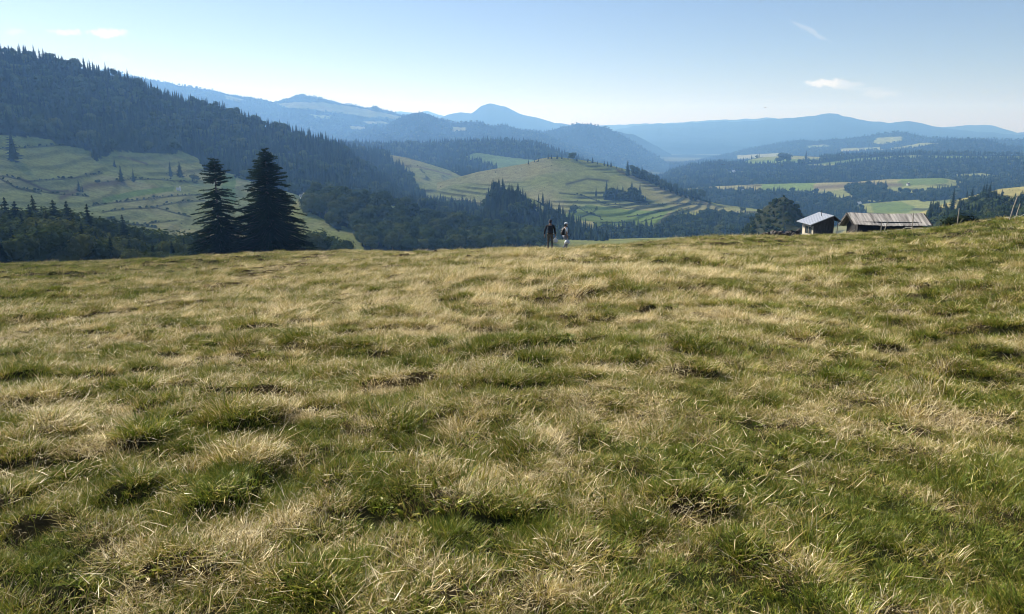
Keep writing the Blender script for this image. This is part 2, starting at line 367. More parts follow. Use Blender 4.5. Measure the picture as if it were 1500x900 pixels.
Hill('bluefront', 'knobbly blue forested ridge standing before the long hazy ridge', 'mountain ridge',
     [(440, 215), (500, 200), (540, 190), (565, 184), (585, 173), (605, 166), (618, 164.5), (630, 168), (645, 175), (660, 180), (690, 179), (705, 180), (720, 186), (735, 183), (750, 187), (800, 198), (850, 218), (900, 240)], 248, 2700, 3900, step=3, nr=60, amp=12, wl=300, far=True, allwood=True,
     glades=[[(662, 186), (684, 187), (681, 192), (664, 193)]])
Hill('dome', 'rounded blue forested mountain in the middle distance', 'mountain',
     [(700, 235), (760, 212), (790, 196), (820, 187), (845, 182), (865, 181.5), (890, 188), (920, 203), (945, 219), (965, 230), (990, 247), (1015, 254), (1040, 262)], 262, 3400, 4400, step=3, nr=60, amp=16, wl=350, far=True, allwood=True)
Hill('shoulder', 'pale blue shoulder ridge trailing behind the rounded mountain', 'mountain',
     [(860, 190), (900, 192), (930, 198), (950, 208), (980, 224), (1000, 238), (1030, 250)], 250, 4900, 5700, step=3, nr=40, amp=14, wl=350, far=True, allwood=True)
Hill('pointed', 'pale pointed rocky mountain highest on the skyline centre', 'mountain',
     [(560, 190), (600, 178), (640, 176), (655, 169), (665, 165.5), (675, 164), (690, 167), (697, 162), (705, 156), (713, 153), (718, 152.5), (728, 154), (740, 157), (760, 166), (775, 171), (790, 174), (812, 180), (840, 183), (848, 180), (860, 186), (900, 205)], 212, 5900, 7600, step=2, nr=60, amp=24, wl=600, far=True, allwood=True)
Hill('farleft', 'faintest blue peaks low on the skyline behind the pointed mountain', 'mountain',
     [(480, 185), (560, 168), (585, 163), (610, 166), (625, 162), (640, 167), (655, 173), (700, 190)], 205, 8600, 9800, step=3, nr=30, amp=10, wl=700, far=True, allwood=True)
Hill('farright', 'wide pale blue mountain with a broad summit on the right skyline', 'mountain',
     [(880, 196), (900, 190), (930, 185), (960, 182), (1050, 179), (1090, 178), (1130, 175), (1180, 171), (1200, 168.5), (1215, 166.5), (1228, 168), (1245, 171), (1270, 178), (1310, 180), (1330, 178), (1350, 181), (1390, 189), (1430, 193), (1480, 197), (1600, 200), (1900, 205)], 216, 6300, 8800, step=3, nr=70, amp=30, wl=800, far=True, allwood=True)
Hill('farthest', 'faint outline of the most distant mountains along the right skyline', 'mountain',
     [(780, 188), (850, 184), (900, 183), (960, 181), (1040, 177), (1100, 174), (1120, 172.5), (1150, 175), (1250, 180), (1360, 188), (1395, 186), (1415, 183.5), (1450, 184), (1470, 189), (1490, 194), (1900, 196)], 205, 9300, 10300, step=4, nr=30, amp=10, wl=700, far=True, allwood=True)
Hill('rightridge', 'hazy blue ridge line crossing the right side below the wide mountain', 'mountain ridge',
     [(980, 246), (1020, 236), (1060, 228), (1100, 216), (1130, 212), (1170, 205), (1200, 207), (1240, 202), (1270, 200), (1290, 196), (1315, 193.5), (1335, 197), (1360, 201), (1400, 203), (1450, 205), (1900, 200)], 244, 3700, 5100, step=3, nr=70, amp=18, wl=420, far=True, allwood=True,
     glades=[[(1285, 202), (1320, 200), (1322, 206), (1290, 212), (1278, 210)], [(1080, 228), (1150, 224), (1160, 230), (1080, 236)], [(1180, 214), (1210, 212), (1215, 215), (1185, 217)], [(1230, 218), (1290, 216), (1290, 221), (1230, 222)]])
Hill('rightdark', 'dark blue wooded ridge at the right edge below the hazy ridge', 'mountain ridge',
     [(1150, 250), (1230, 226), (1290, 219), (1320, 216), (1350, 210), (1380, 206), (1420, 204), (1450, 207), (1480, 215), (1550, 214), (1900, 205)], 246, 2900, 4000, step=3, nr=60, amp=10, wl=300, far=True, allwood=True,
     glades=[[(1255, 221), (1300, 213), (1345, 209), (1375, 210), (1340, 216), (1300, 220)]])
Hill('strip', 'long dark wooded bench with narrow fields on top across the right', 'hill',
     [(960, 262), (985, 250), (1010, 243), (1050, 238), (1080, 240), (1110, 231), (1160, 228), (1200, 230), (1260, 226), (1330, 224), (1400, 226), (1500, 228), (1900, 224)], 276, 1750, 2600, step=3, nr=80, amp=5, wl=160, cmix=.4, allwood=True,
     glades=[[(1085, 237), (1120, 230), (1160, 228), (1200, 230), (1205, 236), (1150, 240), (1100, 240)], [(1180, 242), (1215, 238), (1260, 232), (1330, 228), (1420, 229), (1530, 230), (1900, 228), (1900, 234), (1500, 233), (1400, 232), (1320, 232), (1260, 236), (1215, 243)],
             [(1350, 259), (1380, 256), (1440, 254), (1470, 259), (1440, 262)], [(1060, 252), (1090, 251), (1090, 254), (1062, 255)], [(1448, 261), (1475, 258), (1500, 256), (1500, 259), (1470, 262)]],
     green=[[(1080, 235), (1560, 225), (1560, 236), (1080, 242)]])
Hill('fields', 'broad patchwork of fields and woods behind the hut and sheepfold', 'hill',
     [(930, 268), (1000, 277), (1050, 273), (1120, 270), (1200, 268), (1250, 267), (1300, 263), (1380, 261), (1420, 268), (1500, 272), (1900, 270)], [(900, 345), (1900, 345)], 950, 1700, step=2.5, nr=120, amp=3, wl=120, cmix=.4, terr=(8, .5),
     woods=[[(965, 282), (1030, 279), (1080, 280), (1130, 281), (1195, 283), (1230, 290), (1280, 296), (1330, 290), (1400, 284), (1400, 292), (1350, 296), (1345, 292), (1290, 297), (1250, 300), (1270, 312), (1250, 320), (1180, 350), (1095, 345), (1095, 306), (1040, 302), (965, 296)],
            [(1235, 278), (1270, 270), (1300, 272), (1300, 285), (1340, 282), (1400, 276), (1440, 268), (1440, 292), (1260, 294)], [(1400, 268), (1440, 266), (1500, 262), (1700, 260), (1700, 300), (1420, 296)]],
     green=[[(1115, 270), (1195, 266), (1190, 280), (1140, 283), (1115, 278)], [(1320, 262), (1385, 260), (1390, 268), (1340, 272), (1310, 274)], [(1275, 298), (1320, 296), (1340, 303), (1330, 312), (1280, 312)]],
     strokes=[([(1195, 275), (1260, 271), (1320, 271)], 3, (.17, .125, .08))])
Hill('tan', 'tan hillside pasture with dotted spruces at the right edge', 'hill',
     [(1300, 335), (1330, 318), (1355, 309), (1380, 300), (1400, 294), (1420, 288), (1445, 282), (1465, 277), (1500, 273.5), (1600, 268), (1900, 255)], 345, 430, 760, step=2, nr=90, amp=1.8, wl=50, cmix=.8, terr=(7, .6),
     woods=[[(1390, 345), (1398, 318), (1412, 305), (1420, 299), (1428, 300), (1436, 288), (1448, 288), (1456, 296), (1470, 302), (1482, 306), (1488, 300), (1500, 293), (1540, 290), (1620, 290), (1620, 345)], [(1355, 345), (1360, 316), (1376, 312), (1392, 318), (1392, 345)]])
Hill('knoll', 'small steep scrub covered knoll rising behind the hut', 'knoll',
     [(1080, 354), (1092, 338), (1100, 325), (1108, 315), (1120, 304), (1132, 296), (1142, 290), (1150, 288), (1157, 294), (1166, 304), (1178, 317), (1190, 331), (1205, 352)], 356, 390, 470, step=1, nr=60, amp=2.2, wl=12, back=.9, cmix=.2, allwood=True, floor=(.05, .055, .026))
for h in list(HILLS.values()): h.build()

# far valley floor and everything under the hills: one sheet out to the horizon
def build_ground():
    rs = np.concatenate([[0, 200, 500], np.geomspace(800, 10900, 90)]); A = np.linspace(-math.pi, math.pi, 361)
    rr, aa = np.meshgrid(rs, A, indexing='ij'); x, y = rr * np.sin(aa), rr * np.cos(aa)
    z = np.full(x.shape, -182.0) + (fbm(x / 900, y / 900, 77, 3) - .5) * 16
    cell = vnoise(np.floor(x / 160 + .4 * y / 160) * 3.7, np.floor(y / 420) * 5.1, 80)
    w = fbm(x / 420, y / 600, 90, 4)
    c = (PAST_A + (PAST_B - PAST_A) * cell[..., None]) * .45; c = np.where((w > .44)[..., None], FLOOR * 1.5, c)
    n, m = rr.shape; i, j = np.meshgrid(np.arange(n - 1), np.arange(m - 1), indexing='ij'); k = i * m + j
    q = np.stack([k, k + m, k + m + 1, k + 1], -1).reshape(-1, 4)[:, ::-1]
    o = link('ground', np_mesh('ground', np.stack([x, y, z], -1), q, mat=M['farhill'], attrs={'Col': c.reshape(-1, 3)}, smooth_=True))
    tag(o, 'hazy valley floor of fields reaching to the horizon', 'valley floor', kind='structure')
build_ground()
# ------------------------------------------------------------------ tree shapes (unit height, base at the origin)
def cone_arrays(r0, r1, z0, z1, n=6):
    v = []; t = []
    for k in range(n):
        a = 2 * math.pi * k / n; v.append((r0 * math.cos(a), r0 * math.sin(a), z0))
    for k in range(n):
        a = 2 * math.pi * k / n; v.append((r1 * math.cos(a), r1 * math.sin(a), z1))
    for k in range(n):
        k2 = (k + 1) % n; t += [(k, k2, n + k2), (k, n + k2, n + k)]
    return v, t
def conifer(rng, tiers, nb, rb, power=.85, core=.55, z0=.05, rag=.25):
    v, t = [], []
    def ad(vv, tt):
        o = len(v); v.extend(vv); t.extend([tuple(o + i for i in q) for q in tt])
    ad(*cone_arrays(.016, .004, 0, .95, 5))
    if core: ad(*cone_arrays(rb * core, .004, z0 + .02, .93, 7))
    for i in range(tiers):
        u = i / (tiers - 1); z = z0 + (.965 - z0) * u ** .92
        r = rb * (1 - u) ** power + .012
        if u < .12: r *= .8 + 1.6 * u
        for k in range(nb):
            a = 2 * math.pi * (k + rng.random()) / nb + i * 1.3; rr = r * (1 + rag * (rng.random() * 2 - 1)); zz = z + (rng.random() - .5) * .02
            dr = rr * (.12 + .35 * (1 - u)) * (.6 + .8 * rng.random()); w = rr * .30 + .010
            c, s = math.cos(a), math.sin(a); m = .55
            ad([(0, 0, zz + .012), (rr * m * c - w * s, rr * m * s + w * c, zz - dr * .75 - .012), (rr * c, rr * s, zz - dr + .2 * dr), (rr * m * c + w * s, rr * m * s - w * c, zz - dr * .75 - .012), (rr * m * c, rr * m * s, zz - dr * .25 + .004)],
               [(0, 1, 4), (1, 2, 4), (2, 3, 4), (3, 0, 4)])
    return v, t
def leafy(rng, lobes, cards, spread, size, low=.12, core=True):
    v, t = [], []
    def ad(vv, tt):
        o = len(v); v.extend(vv); t.extend([tuple(o + i for i in q) for q in tt])
    ad(*cone_arrays(.022, .01, 0, .6, 6))
    L = [((0, 0, .58), (spread * .8, spread * .8, .36))]
    for i in range(lobes):
        a = 2 * math.pi * (i + rng.random() * .8) / lobes; z = low + .16 + .52 * rng.random(); rr = spread * (.75 - .55 * abs(z - .42))
        q = spread * (.38 + .25 * rng.random()); L.append(((rr * math.cos(a), rr * math.sin(a), z), (q, q, q * .85)))
    for (c, r) in L:
        if core:
            mb = MB().ball(c, tuple(k * .8 for k in r), 8, 6, .08); tt = []
            for f in mb.f: tt += [(f[0], f[1], f[2]), (f[0], f[2], f[3])]
            ad(mb.v, tt)
        for _ in range(int(cards * (1.6 if c[0] == 0 else 1))):
            n = rng.normal(size=3); n /= np.linalg.norm(n); n[2] = n[2] * .9 + .12
            k = .82 + .32 * rng.random(); p = np.array(c) + n * np.array(r) * k
            if p[2] < low: continue
            a = rng.normal(size=3); a -= n * a.dot(n) * .75; a /= np.linalg.norm(a); b = np.cross(n, a) + rng.normal(size=3) * .35; b /= np.linalg.norm(b)
            s = size * (.6 + .8 * rng.random())
            ad([p - a * s, p - b * s * .6, p + a * s, p + b * s * .6], [(0, 1, 2), (0, 2, 3)])
    return v, t
TR = np.random.default_rng(11)
def tri_mesh(name, vt, mat): return np_mesh(name, vt[0], tris=vt[1], mat=mat)
PC = [tri_mesh('spruce', conifer(TR, 13, 7, rb, pw, rag=.35), M['needles']) for rb, pw in ((.17, .8), (.14, .9), (.2, .85), (.155, .7))]
PL = [tri_mesh('leafy_tree', leafy(TR, 7, 34, sp, .075), M['leaves']) for sp in (.38, .44, .5, .36)]
PT = [tri_mesh('far_spruce', conifer(TR, 5, 5, rb, .9, core=.7), M['needles']) for rb in (.18, .23)] + [tri_mesh('far_leafy', leafy(TR, 3, 5, .42, .16), M['leaves'])]
# nearer trees: separate trunk and crown
def split(vt, ntrunk_v, ntrunk_t, nm, mc):
    v, t = vt; tv, tt = v[:ntrunk_v], t[:ntrunk_t]; cv = v[ntrunk_v:]; ct = [tuple(i - ntrunk_v for i in q) for q in t[ntrunk_t:]]
    return np_mesh('trunk', tv, tris=tt, mat=M['bark']), np_mesh('crown', cv, tris=ct, mat=mc)
NC = [split(conifer(TR, 24, 11, rb, pw, core=.4, rag=.4), 10, 10, 'spruce', M['needles']) for rb, pw in ((.16, .75), (.2, .85), (.15, .65))]
NL = [split(leafy(TR, 11, 190, sp, .034), 12, 12, 'leafy', M['leaves']) for sp in (.36, .44, .3)]

def gn_scatter(name, P, scl, rotz, idx, protos, label, cat, dry=None, tilt=None, kind='stuff'):
    """one stuff object: a cloud of points that carries an instance of one of the plant meshes on each point"""
    coll = bpy.data.collections.new(name + '_kinds')
    for i, me in enumerate(protos):
        o = bpy.data.objects.new('%s_kind_%02d' % (name, i), me); coll.objects.link(o)
    me = bpy.data.meshes.new(name); P = np.asarray(P, np.float32); me.vertices.add(len(P)); me.vertices.foreach_set('co', P.ravel())
    def at(k, typ, prop, d): a = me.attributes.new(k, typ, 'POINT'); a.data.foreach_set(prop, np.ascontiguousarray(d).ravel())
    rot = np.zeros((len(P), 3), np.float32); rot[:, 2] = rotz
    if tilt is not None: rot[:, :2] = tilt
    at('rot', 'FLOAT_VECTOR', 'vector', rot); at('scl', 'FLOAT', 'value', np.asarray(scl, np.float32)); at('kind', 'INT', 'value', np.asarray(idx, np.int32))
    at('dry', 'FLOAT', 'value', np.asarray(dry if dry is not None else np.zeros(len(P)), np.float32))
    ng = bpy.data.node_groups.new(name, 'GeometryNodeTree')
    ng.interface.new_socket('Geometry', in_out='INPUT', socket_type='NodeSocketGeometry'); ng.interface.new_socket('Geometry', in_out='OUTPUT', socket_type='NodeSocketGeometry')
    gi = ng.nodes.new('NodeGroupInput'); go = ng.nodes.new('NodeGroupOutput'); ip = ng.nodes.new('GeometryNodeInstanceOnPoints'); ci = ng.nodes.new('GeometryNodeCollectionInfo')
    ci.inputs['Collection'].default_value = coll; ci.inputs['Separate Children'].default_value = True; ci.inputs['Reset Children'].default_value = True
    def na(k, typ):
        n = ng.nodes.new('GeometryNodeInputNamedAttribute'); n.data_type = typ; n.inputs['Name'].default_value = k; return n.outputs[0]
    e2r = ng.nodes.new('FunctionNodeEulerToRotation'); ng.links.new(na('rot', 'FLOAT_VECTOR'), e2r.inputs[0])
    ip.inputs['Pick Instance'].default_value = True
    ng.links.new(gi.outputs[0], ip.inputs['Points']); ng.links.new(ci.outputs[0], ip.inputs['Instance']); ng.links.new(na('kind', 'INT'), ip.inputs['Instance Index'])
    ng.links.new(e2r.outputs[0], ip.inputs['Rotation']); ng.links.new(na('scl', 'FLOAT'), ip.inputs['Scale']); ng.links.new(ip.outputs[0], go.inputs[0])
    o = link(name, me); md = o.modifiers.new('scatter', 'NODES'); md.node_group = ng
    tag(o, label, cat, kind=kind); return o

# ------------------------------------------------------------------ woods: where each tree stands
BROW = lambda px: np.interp(px, [c[0] for c in CR], [c[1] for c in CR])
WOODS = {  # hill: spacing, heights, leafy share, forest label, group of its single spruces, label, leafy group, label
    'left': (5.8, 9, 15.5, .16, 'dense dark forest covering the long hill on the left', 'spruces of the left hill forest', 'dark spruce in the dense forest on the long left hill', 'leafy trees of the left hill forest', 'rounded leafy tree among the spruces of the left hill'),
    'valley': (7.2, 7, 12, .97, 'undergrowth and lower trees of the leafy valley wood', 'spruces of the leafy valley wood', 'lone dark spruce standing in the leafy valley wood', 'leafy trees of the valley wood', 'round crowned leafy tree in the valley wood right of the two big spruces'),
    'pasture': (7, 10, 17, .1, 'spruce wood round the sloping pasture', 'spruces round the sloping pasture', 'dark spruce in the wood bordering the sloping pasture', 'leafy trees round the sloping pasture', 'leafy tree in the wood bordering the sloping pasture'),
    'spur': (5.6, 7, 13, .12, 'dark spruce wood on the spur between the pastures', 'spruces on the wooded spur', 'dark spruce on the wooded spur left of the terraced hill', 'leafy trees on the wooded spur', 'leafy tree on the wooded spur left of the terraced hill'),
    'terraced': (6, 6.5, 12.5, .35, 'belts of trees on and below the terraced hill', 'spruces on the terraced hill', 'dark spruce in a tree belt of the terraced hill', 'leafy trees of the terraced hill', 'leafy tree in a tree belt below the terraced hill'),
    'midwood': (10, 12, 20, .2, 'dark wood on the ridge behind the light green field') , 'leftblue': (16, 10, 17, .3, 'hazy blue forest on the long ridge behind the left hill'), 'bluefront': (16, 10, 17, .3, 'blue forest on the knobbly ridge before the hazy ridge'), 'dome': (18, 10, 17, .3, 'blue forest covering the rounded mountain'),
    'rightridge': (20, 10, 17, .3, 'hazy forest along the blue ridge on the right'), 'rightdark': (16, 10, 17, .3, 'dark blue forest on the ridge at the right edge'), 'strip': (11, 10, 17, .3, 'dark forest along the long bench across the right'),
    'fields': (8.5, 7, 15, .35, 'woods between the patchwork fields behind the hut', 'spruces among the patchwork fields', 'dark spruce in the woods between the patchwork fields', 'leafy trees among the patchwork fields', 'leafy tree in the woods between the patchwork fields'),
    'tan': (6.2, 7, 14, .4, 'dark wood below the tan pasture at the right edge', 'spruces below the tan pasture', 'dark spruce in the wood below the tan pasture', 'leafy trees below the tan pasture', 'leafy tree in the wood below the tan pasture'),
    'knoll': (4.0, 1.4, 3.4, .9, 'scrub covering the steep knoll behind the hut', 'small spruces on the knoll', 'small spruce on the steep knoll behind the hut', 'bushes on the knoll', 'grey green bush on the steep knoll behind the hut')}
CAND = []                                                            # (pixel height, hill, position, height, leafy?)
FAR = {'midwood', 'leftblue', 'bluefront', 'dome', 'rightridge', 'rightdark', 'strip'}
STUFF = {}
for hn, cfg in WOODS.items():
    h = HILLS[hn]; sp, h0, h1, lf = cfg[:4]; a0, a1 = h.a0, h.a1
    dmin = min(q[1] for q in h.d0l); dmax = max(q[1] for q in h.dcl) * 1.04
    xs = np.arange(dmax * math.sin(a0) if a0 < 0 else dmin * math.sin(a0), dmax * math.sin(a1) if a1 > 0 else dmin * math.sin(a1), sp); ys = np.arange(dmin * min(math.cos(a0), math.cos(a1)), dmax, sp)
    gx, gy = np.meshgrid(xs, ys); gx = (gx + (TR.random(gx.shape) - .5) * sp * .95).ravel(); gy = (gy + (TR.random(gy.shape) - .5) * sp * .95).ravel()
    az = np.arctan2(gx, gy); d = np.hypot(gx, gy); D0, DC = h.D(az); u = (d - D0) / (DC - D0)
    k = (az > a0) & (az < a1) & (u > 0) & (u < 1.04); az, d = az[k], d[k]; p = h.P(az, d); px, py = proj(p)
    k = h.wooded(px, py) & (px > -130) & (px < 1640); p, px, py, d = p[k], px[k], py[k], d[k]
    x, y = p[:, 0], p[:, 1]
    g = fbm(x / (sp * 9), y / (sp * 9), h.seed + 2, 3)
    ht = (h0 + (h1 - h0) * TR.random(len(p)) ** 1.3) * (.72 + .56 * g)
    leaf = TR.random(len(p)) < lf + (g - .5) * (.8 if .05 < lf < .9 else 0)
    if hn in FAR: STUFF[hn] = (p, ht, leaf); continue
    ht = np.where(leaf & (lf < .9), ht * .8, ht)
    vis = (proj(p + np.stack([0 * ht, 0 * ht, ht], -1))[1] < BROW(px) - 3) & (px > -40) & (px < 1540)
    pxh = ht / d * F
    STUFF[hn] = (p, ht, leaf)
    for i in np.nonzero(vis)[0]: CAND.append((pxh[i], hn, i))
RESERVED_C, RESERVED_L = 80, 50                                      # those placed one by one below
CAND.sort(reverse=True); nC = nL = 0; used = {}
def dup_near(parts, name, loc, ht, rz, wx, label, cat, group):
    r = empty(name, tuple(loc), rz); tag(r, label, cat, group)
    for me in parts: link(me.name, me, r, scale=(ht * wx, ht * wx, ht))
    return r
for ph, hn, i in CAND:
    p, ht, leaf = STUFF[hn]
    if leaf[i]:
        if nL >= 296 - RESERVED_L: continue
        nL += 1
    else:
        if nC >= 296 - RESERVED_C: continue
        nC += 1
    used.setdefault(hn, set()).add(i); cfg = WOODS[hn]; loc = p[i] - np.array((0, 0, .4)); rz = TR.random() * 6.28; wx = .85 + .3 * TR.random()
    if ph > 22: dup_near((NL if leaf[i] else NC)[int(TR.integers(3))], 'leafy_tree' if leaf[i] else 'spruce_tree', loc, ht[i], rz, wx, cfg[8] if leaf[i] else cfg[6], 'tree', cfg[7] if leaf[i] else cfg[5])
    else:
        o = link('leafy_tree' if leaf[i] else 'spruce_tree', (PL if leaf[i] else PC)[int(TR.integers(4))], None, tuple(loc), (0, 0, rz), (ht[i] * wx, ht[i] * wx, ht[i]))
        tag(o, cfg[8] if leaf[i] else cfg[6], 'tree', cfg[7] if leaf[i] else cfg[5])
for hn, (p, ht, leaf) in STUFF.items():
    k = np.ones(len(p), bool)
    for i in used.get(hn, ()): k[i] = False
    p, ht, leaf = p[k], ht[k], leaf[k]
    if not len(p): continue
    if hn in FAR: idx = np.where(leaf, 2, TR.integers(0, 2, len(p))); pr = PT; ht = np.where(leaf, ht * .8, ht)
    else: idx = np.where(leaf, 4, 0) + TR.integers(0, 4, len(p)); pr = PC + PL
    gn_scatter('knoll_scrub' if hn == 'knoll' else 'forest', p - np.array((0, 0, .5)), ht, TR.random(len(p)) * 6.28, idx, pr, WOODS[hn][4], 'scrub' if hn == 'knoll' else 'forest')

# ------------------------------------------------------------------ trees that stand alone or in a countable row
def one(hill, x, y, hpx, label, group=None, leaf=False, wide=1.0):
    p = HILLS[hill].at(x, y); d = float(np.hypot(p[0], p[1])); ht = hpx / F * d
    o = link('bush' if (leaf and ht < 4) else ('leafy_tree' if leaf else 'spruce_tree'), (PL if leaf else PC)[int(TR.integers(4))], None, tuple(p - np.array((0, 0, .3))), (0, 0, TR.random() * 6.28), (ht * wide, ht * wide, ht))
    tag(o, label, 'bush' if (leaf and ht < 4) else 'tree', group)
one('left', 20, 237, 40, 'broad lone spruce highest on the left pasture, at the photo edge', wide=1.5)
one('left', 116, 281, 17, 'larger of the small spruce pair lowest on the left pasture', wide=1.2)
one('left', 121, 282, 11, 'smaller of the small spruce pair lowest on the left pasture', wide=1.2)
one('left', 168, 245, 11, 'tiny bush like spruce just below the forest edge of the left pasture', wide=1.3)
one('left', 178, 267, 23, 'taller of two spruces side by side mid left pasture, throwing a shadow', wide=1.5)
one('left', 196, 267, 18, 'shorter of two spruces side by side mid left pasture', wide=1.3)
one('left', 250, 259, 21, 'left of the spruce pair under the forest corner, just left of the big spruces', wide=1.3)
one('left', 264, 260, 22, 'right of the spruce pair under the forest corner, just left of the big spruces', wide=1.4)
one('left', 285, 266, 10, 'low bush on the left pasture touching the big spruces', leaf=True, wide=1.6)
one('left', 143, 268, 5, 'tiny dark bush alone in the middle of the left pasture', leaf=True, wide=1.3)
for i, (x, y, hh, wd) in enumerate([(136, 232, 14, 1.4), (141, 236, 20, 1.5), (147, 233, 16, 1.3)]):
    one('left', x, y, hh, 'dark spruce in the clump jutting from forest onto the left pasture', 'spruce clump on the left pasture edge', wide=wd)
RIDGE = [(774, 240, 8), (783, 237, 5), (789, 236, 6), (803, 232, 9), (808, 232, 7), (816, 232, 8), (823, 232, 8), (832, 233, 6), (845, 235, 7), (861, 237, 7), (868, 238, 9), (875, 240, 6), (885, 242, 8), (890, 243, 8), (895, 244, 10), (903, 246, 4), (911, 249, 5)]
for x, y, hh in RIDGE: one('terraced', x, y + 1, hh, 'small dark spruce in the row along the crest of the terraced hill', 'spruces along the crest of the terraced hill', wide=1.3)
one('terraced', 838, 234, 11, 'bushy dark tree thickest in the crest row of the terraced hill', leaf=True)
one('terraced', 919, 258, 23, 'tall dark spruce starting the dense row on the right crest of the terraced hill', wide=1.5)
one('terraced', 873, 288, 14, 'narrow spruce left of the thicket on the terraced slope')
one('terraced', 888, 289, 25, 'tall spruce at the left end of the thicket on the terraced slope')
one('terraced', 925, 287, 22, 'tall spruce left of its twin in the terraced slope thicket', wide=1.2)
one('terraced', 937, 287, 19, 'spruce right of its twin in the terraced slope thicket', wide=1.3)
one('terraced', 840, 314, 15, 'leafy tree alone low on the terraced slope above the walkers', leaf=True)
one('terraced', 1028, 292, 15, 'leafy tree ending the crest row at right of the terraced hill', leaf=True)
one('terraced', 1088, 309, 6, 'tiny bush alone on the pale right toe of the terraced hill', leaf=True, wide=1.4)
for x, y in ((927, 257), (933, 260), (940, 262), (947, 266), (954, 269), (961, 272), (968, 276), (975, 279), (982, 282), (990, 285), (997, 288), (1005, 290), (1012, 293), (1019, 295)):
    one('terraced', x, y, 13 + 5 * TR.random(), 'dark spruce in the dense row down the right crest of the terraced hill', 'dense spruce row on the terraced hill', wide=1.3)
one('pasture', 661, 278, 4, 'tiny round bush alone on the sloping pasture', leaf=True, wide=1.4)
T_ = [(1362, 304, 12), (1366, 304, 16), (1371, 304, 12)]
for x, y, hh in T_: one('tan', x, y + 3, hh, 'dark spruce in the trio at the left tip of the tan pasture', 'spruce trio by the tan pasture')
one('tan', 1383, 303, 13, 'spruce alone between the trio and the tall thin spruce', wide=1.2)
one('tan', 1394, 313, 34, 'tall thin spruce above the dark bush by the fence posts')
one('tan', 1416, 290, 10, 'short spruce left of two on the upper rim of the tan pasture', wide=1.3)
one('tan', 1424, 288, 13, 'spruce second along the upper rim of the tan pasture', wide=1.3)
one('tan', 1441, 284, 13, 'broad spruce at the middle of the tan pasture rim', wide=1.5)
one('tan', 1458.5, 294, 15, 'left spruce of the pair in the open tan pasture', wide=1.4)
one('tan', 1467, 289.5, 11, 'right spruce of the pair in the open tan pasture', wide=1.6)
one('tan', 1472, 304, 14, 'narrow spruce rising from the wood below the tan pasture pair')
one('tan', 1486.5, 293.5, 10, 'pale small spruce alone near the right edge of the tan pasture', wide=1.7)
one('tan', 1406, 294, 4, 'tiny bush on the left tan pasture', leaf=True)
one('strip', 1180, 239, 17, 'dark far spruce clump standing up from the bench field', wide=1.6)
one('strip', 1148, 238, 14, 'dark far thicket left of the upright clump on the bench field', leaf=True, wide=1.5)
one('strip', 1142, 239, 9, 'low end of the far thicket on the bench field', leaf=True, wide=1.6)
def bank_scrub():
    P, S_, I_ = [], [], []
    for hn in ('left', 'terraced', 'pasture', 'tan'):
        h = HILLS[hn]
        for pts, w_, c_ in h.strokes:
            if c_ != dk: continue
            for (x1, y1), (x2, y2) in zip(pts[:-1], pts[1:]):
                for _ in range(int(np.hypot(x2 - x1, y2 - y1) / 1.5)):
                    if TR.random() < .45: continue
                    q = TR.random(); px, py = x1 + (x2 - x1) * q + TR.normal() * .5, y1 + (y2 - y1) * q + TR.normal() * .5
                    P.append(h.at(px, py)); S_.append(.5 + 1.6 * TR.random() ** 2.5); I_.append(4 + TR.integers(0, 4))
        az0, az1 = h.a0, h.a1; n = 500; az = az0 + (az1 - az0) * TR.random(n); D0, DC = h.D(az); d = D0 + (DC - D0) * TR.random(n); p = h.P(az, d); px, py = proj(p)
        k = ~h.wooded(px, py) & (fbm(p[:, 0] / 60, p[:, 1] / 60, 66, 2) > .52); P += list(p[k]); S_ += list(.4 + 1.3 * TR.random(k.sum()) ** 3); I_ += list(4 + TR.integers(0, 4, k.sum()))
    gn_scatter('scrub', np.array(P) - np.array((0, 0, .1)), S_, TR.random(len(P)) * 6.28, I_, PC + PL, 'low dark scrub along the banks of the hillside pastures', 'scrub')
bank_scrub()
# the wood along the left edge just beyond the brow
SIL = [(-80, 280), (0, 287), (25, 297), (45, 286), (60, 297), (75, 291), (90, 302), (95, 296), (115, 300), (126, 298), (150, 318), (178, 315), (200, 326), (230, 330), (255, 321), (275, 327), (300, 338), (340, 345)]
def base_z(x, y):
    az, d = math.atan2(x, y), math.hypot(x, y)
    return max(float(meadow_base(np.array([x]), np.array([y]))[0]), float(HILLS['valley'].z(np.array([az]), np.array([d]))[0]))
def left_tree(px, top, d, leaf, wx, mesh=None):
    az, t = pix_ray(px, top); x, y = d * math.sin(az), d * math.cos(az); z = base_z(x, y) - .5; ht = float(t) * d - z
    if ht < 3: return
    dup_near(mesh or (NL if leaf else NC)[int(TR.integers(3))], 'leafy_tree' if leaf else 'spruce_tree', (x, y, z), ht, TR.random() * 6.28, wx,
             'grey green leafy tree in the wood along the left edge of the meadow brow' if leaf else 'dark spruce in the wood along the left edge of the meadow brow', 'tree', 'leafy trees at the left meadow brow' if leaf else 'spruces at the left meadow brow')
for px, top, d in ((-12, 284, 235), (5, 287, 230), (20, 292, 225), (46, 284, 232), (41, 297, 215), (60, 300, 238), (76, 290, 228), (96, 293, 222), (103, 306, 200), (126, 297, 210), (178, 313, 215), (66, 306, 205), (12, 308, 200), (30, 312, 195), (88, 318, 190), (210, 340, 200), (233, 342, 205), (150, 330, 215), (52, 322, 185), (118, 326, 185), (139, 338, 190), (15, 330, 172), (36, 335, 170), (75, 338, 168), (98, 332, 172), (160, 345, 172), (188, 348, 172), (222, 352, 175), (250, 350, 185), (268, 345, 200), (-5, 338, 165), (128, 345, 168)):
    left_tree(px, top, d, False, .85 + .3 * TR.random())
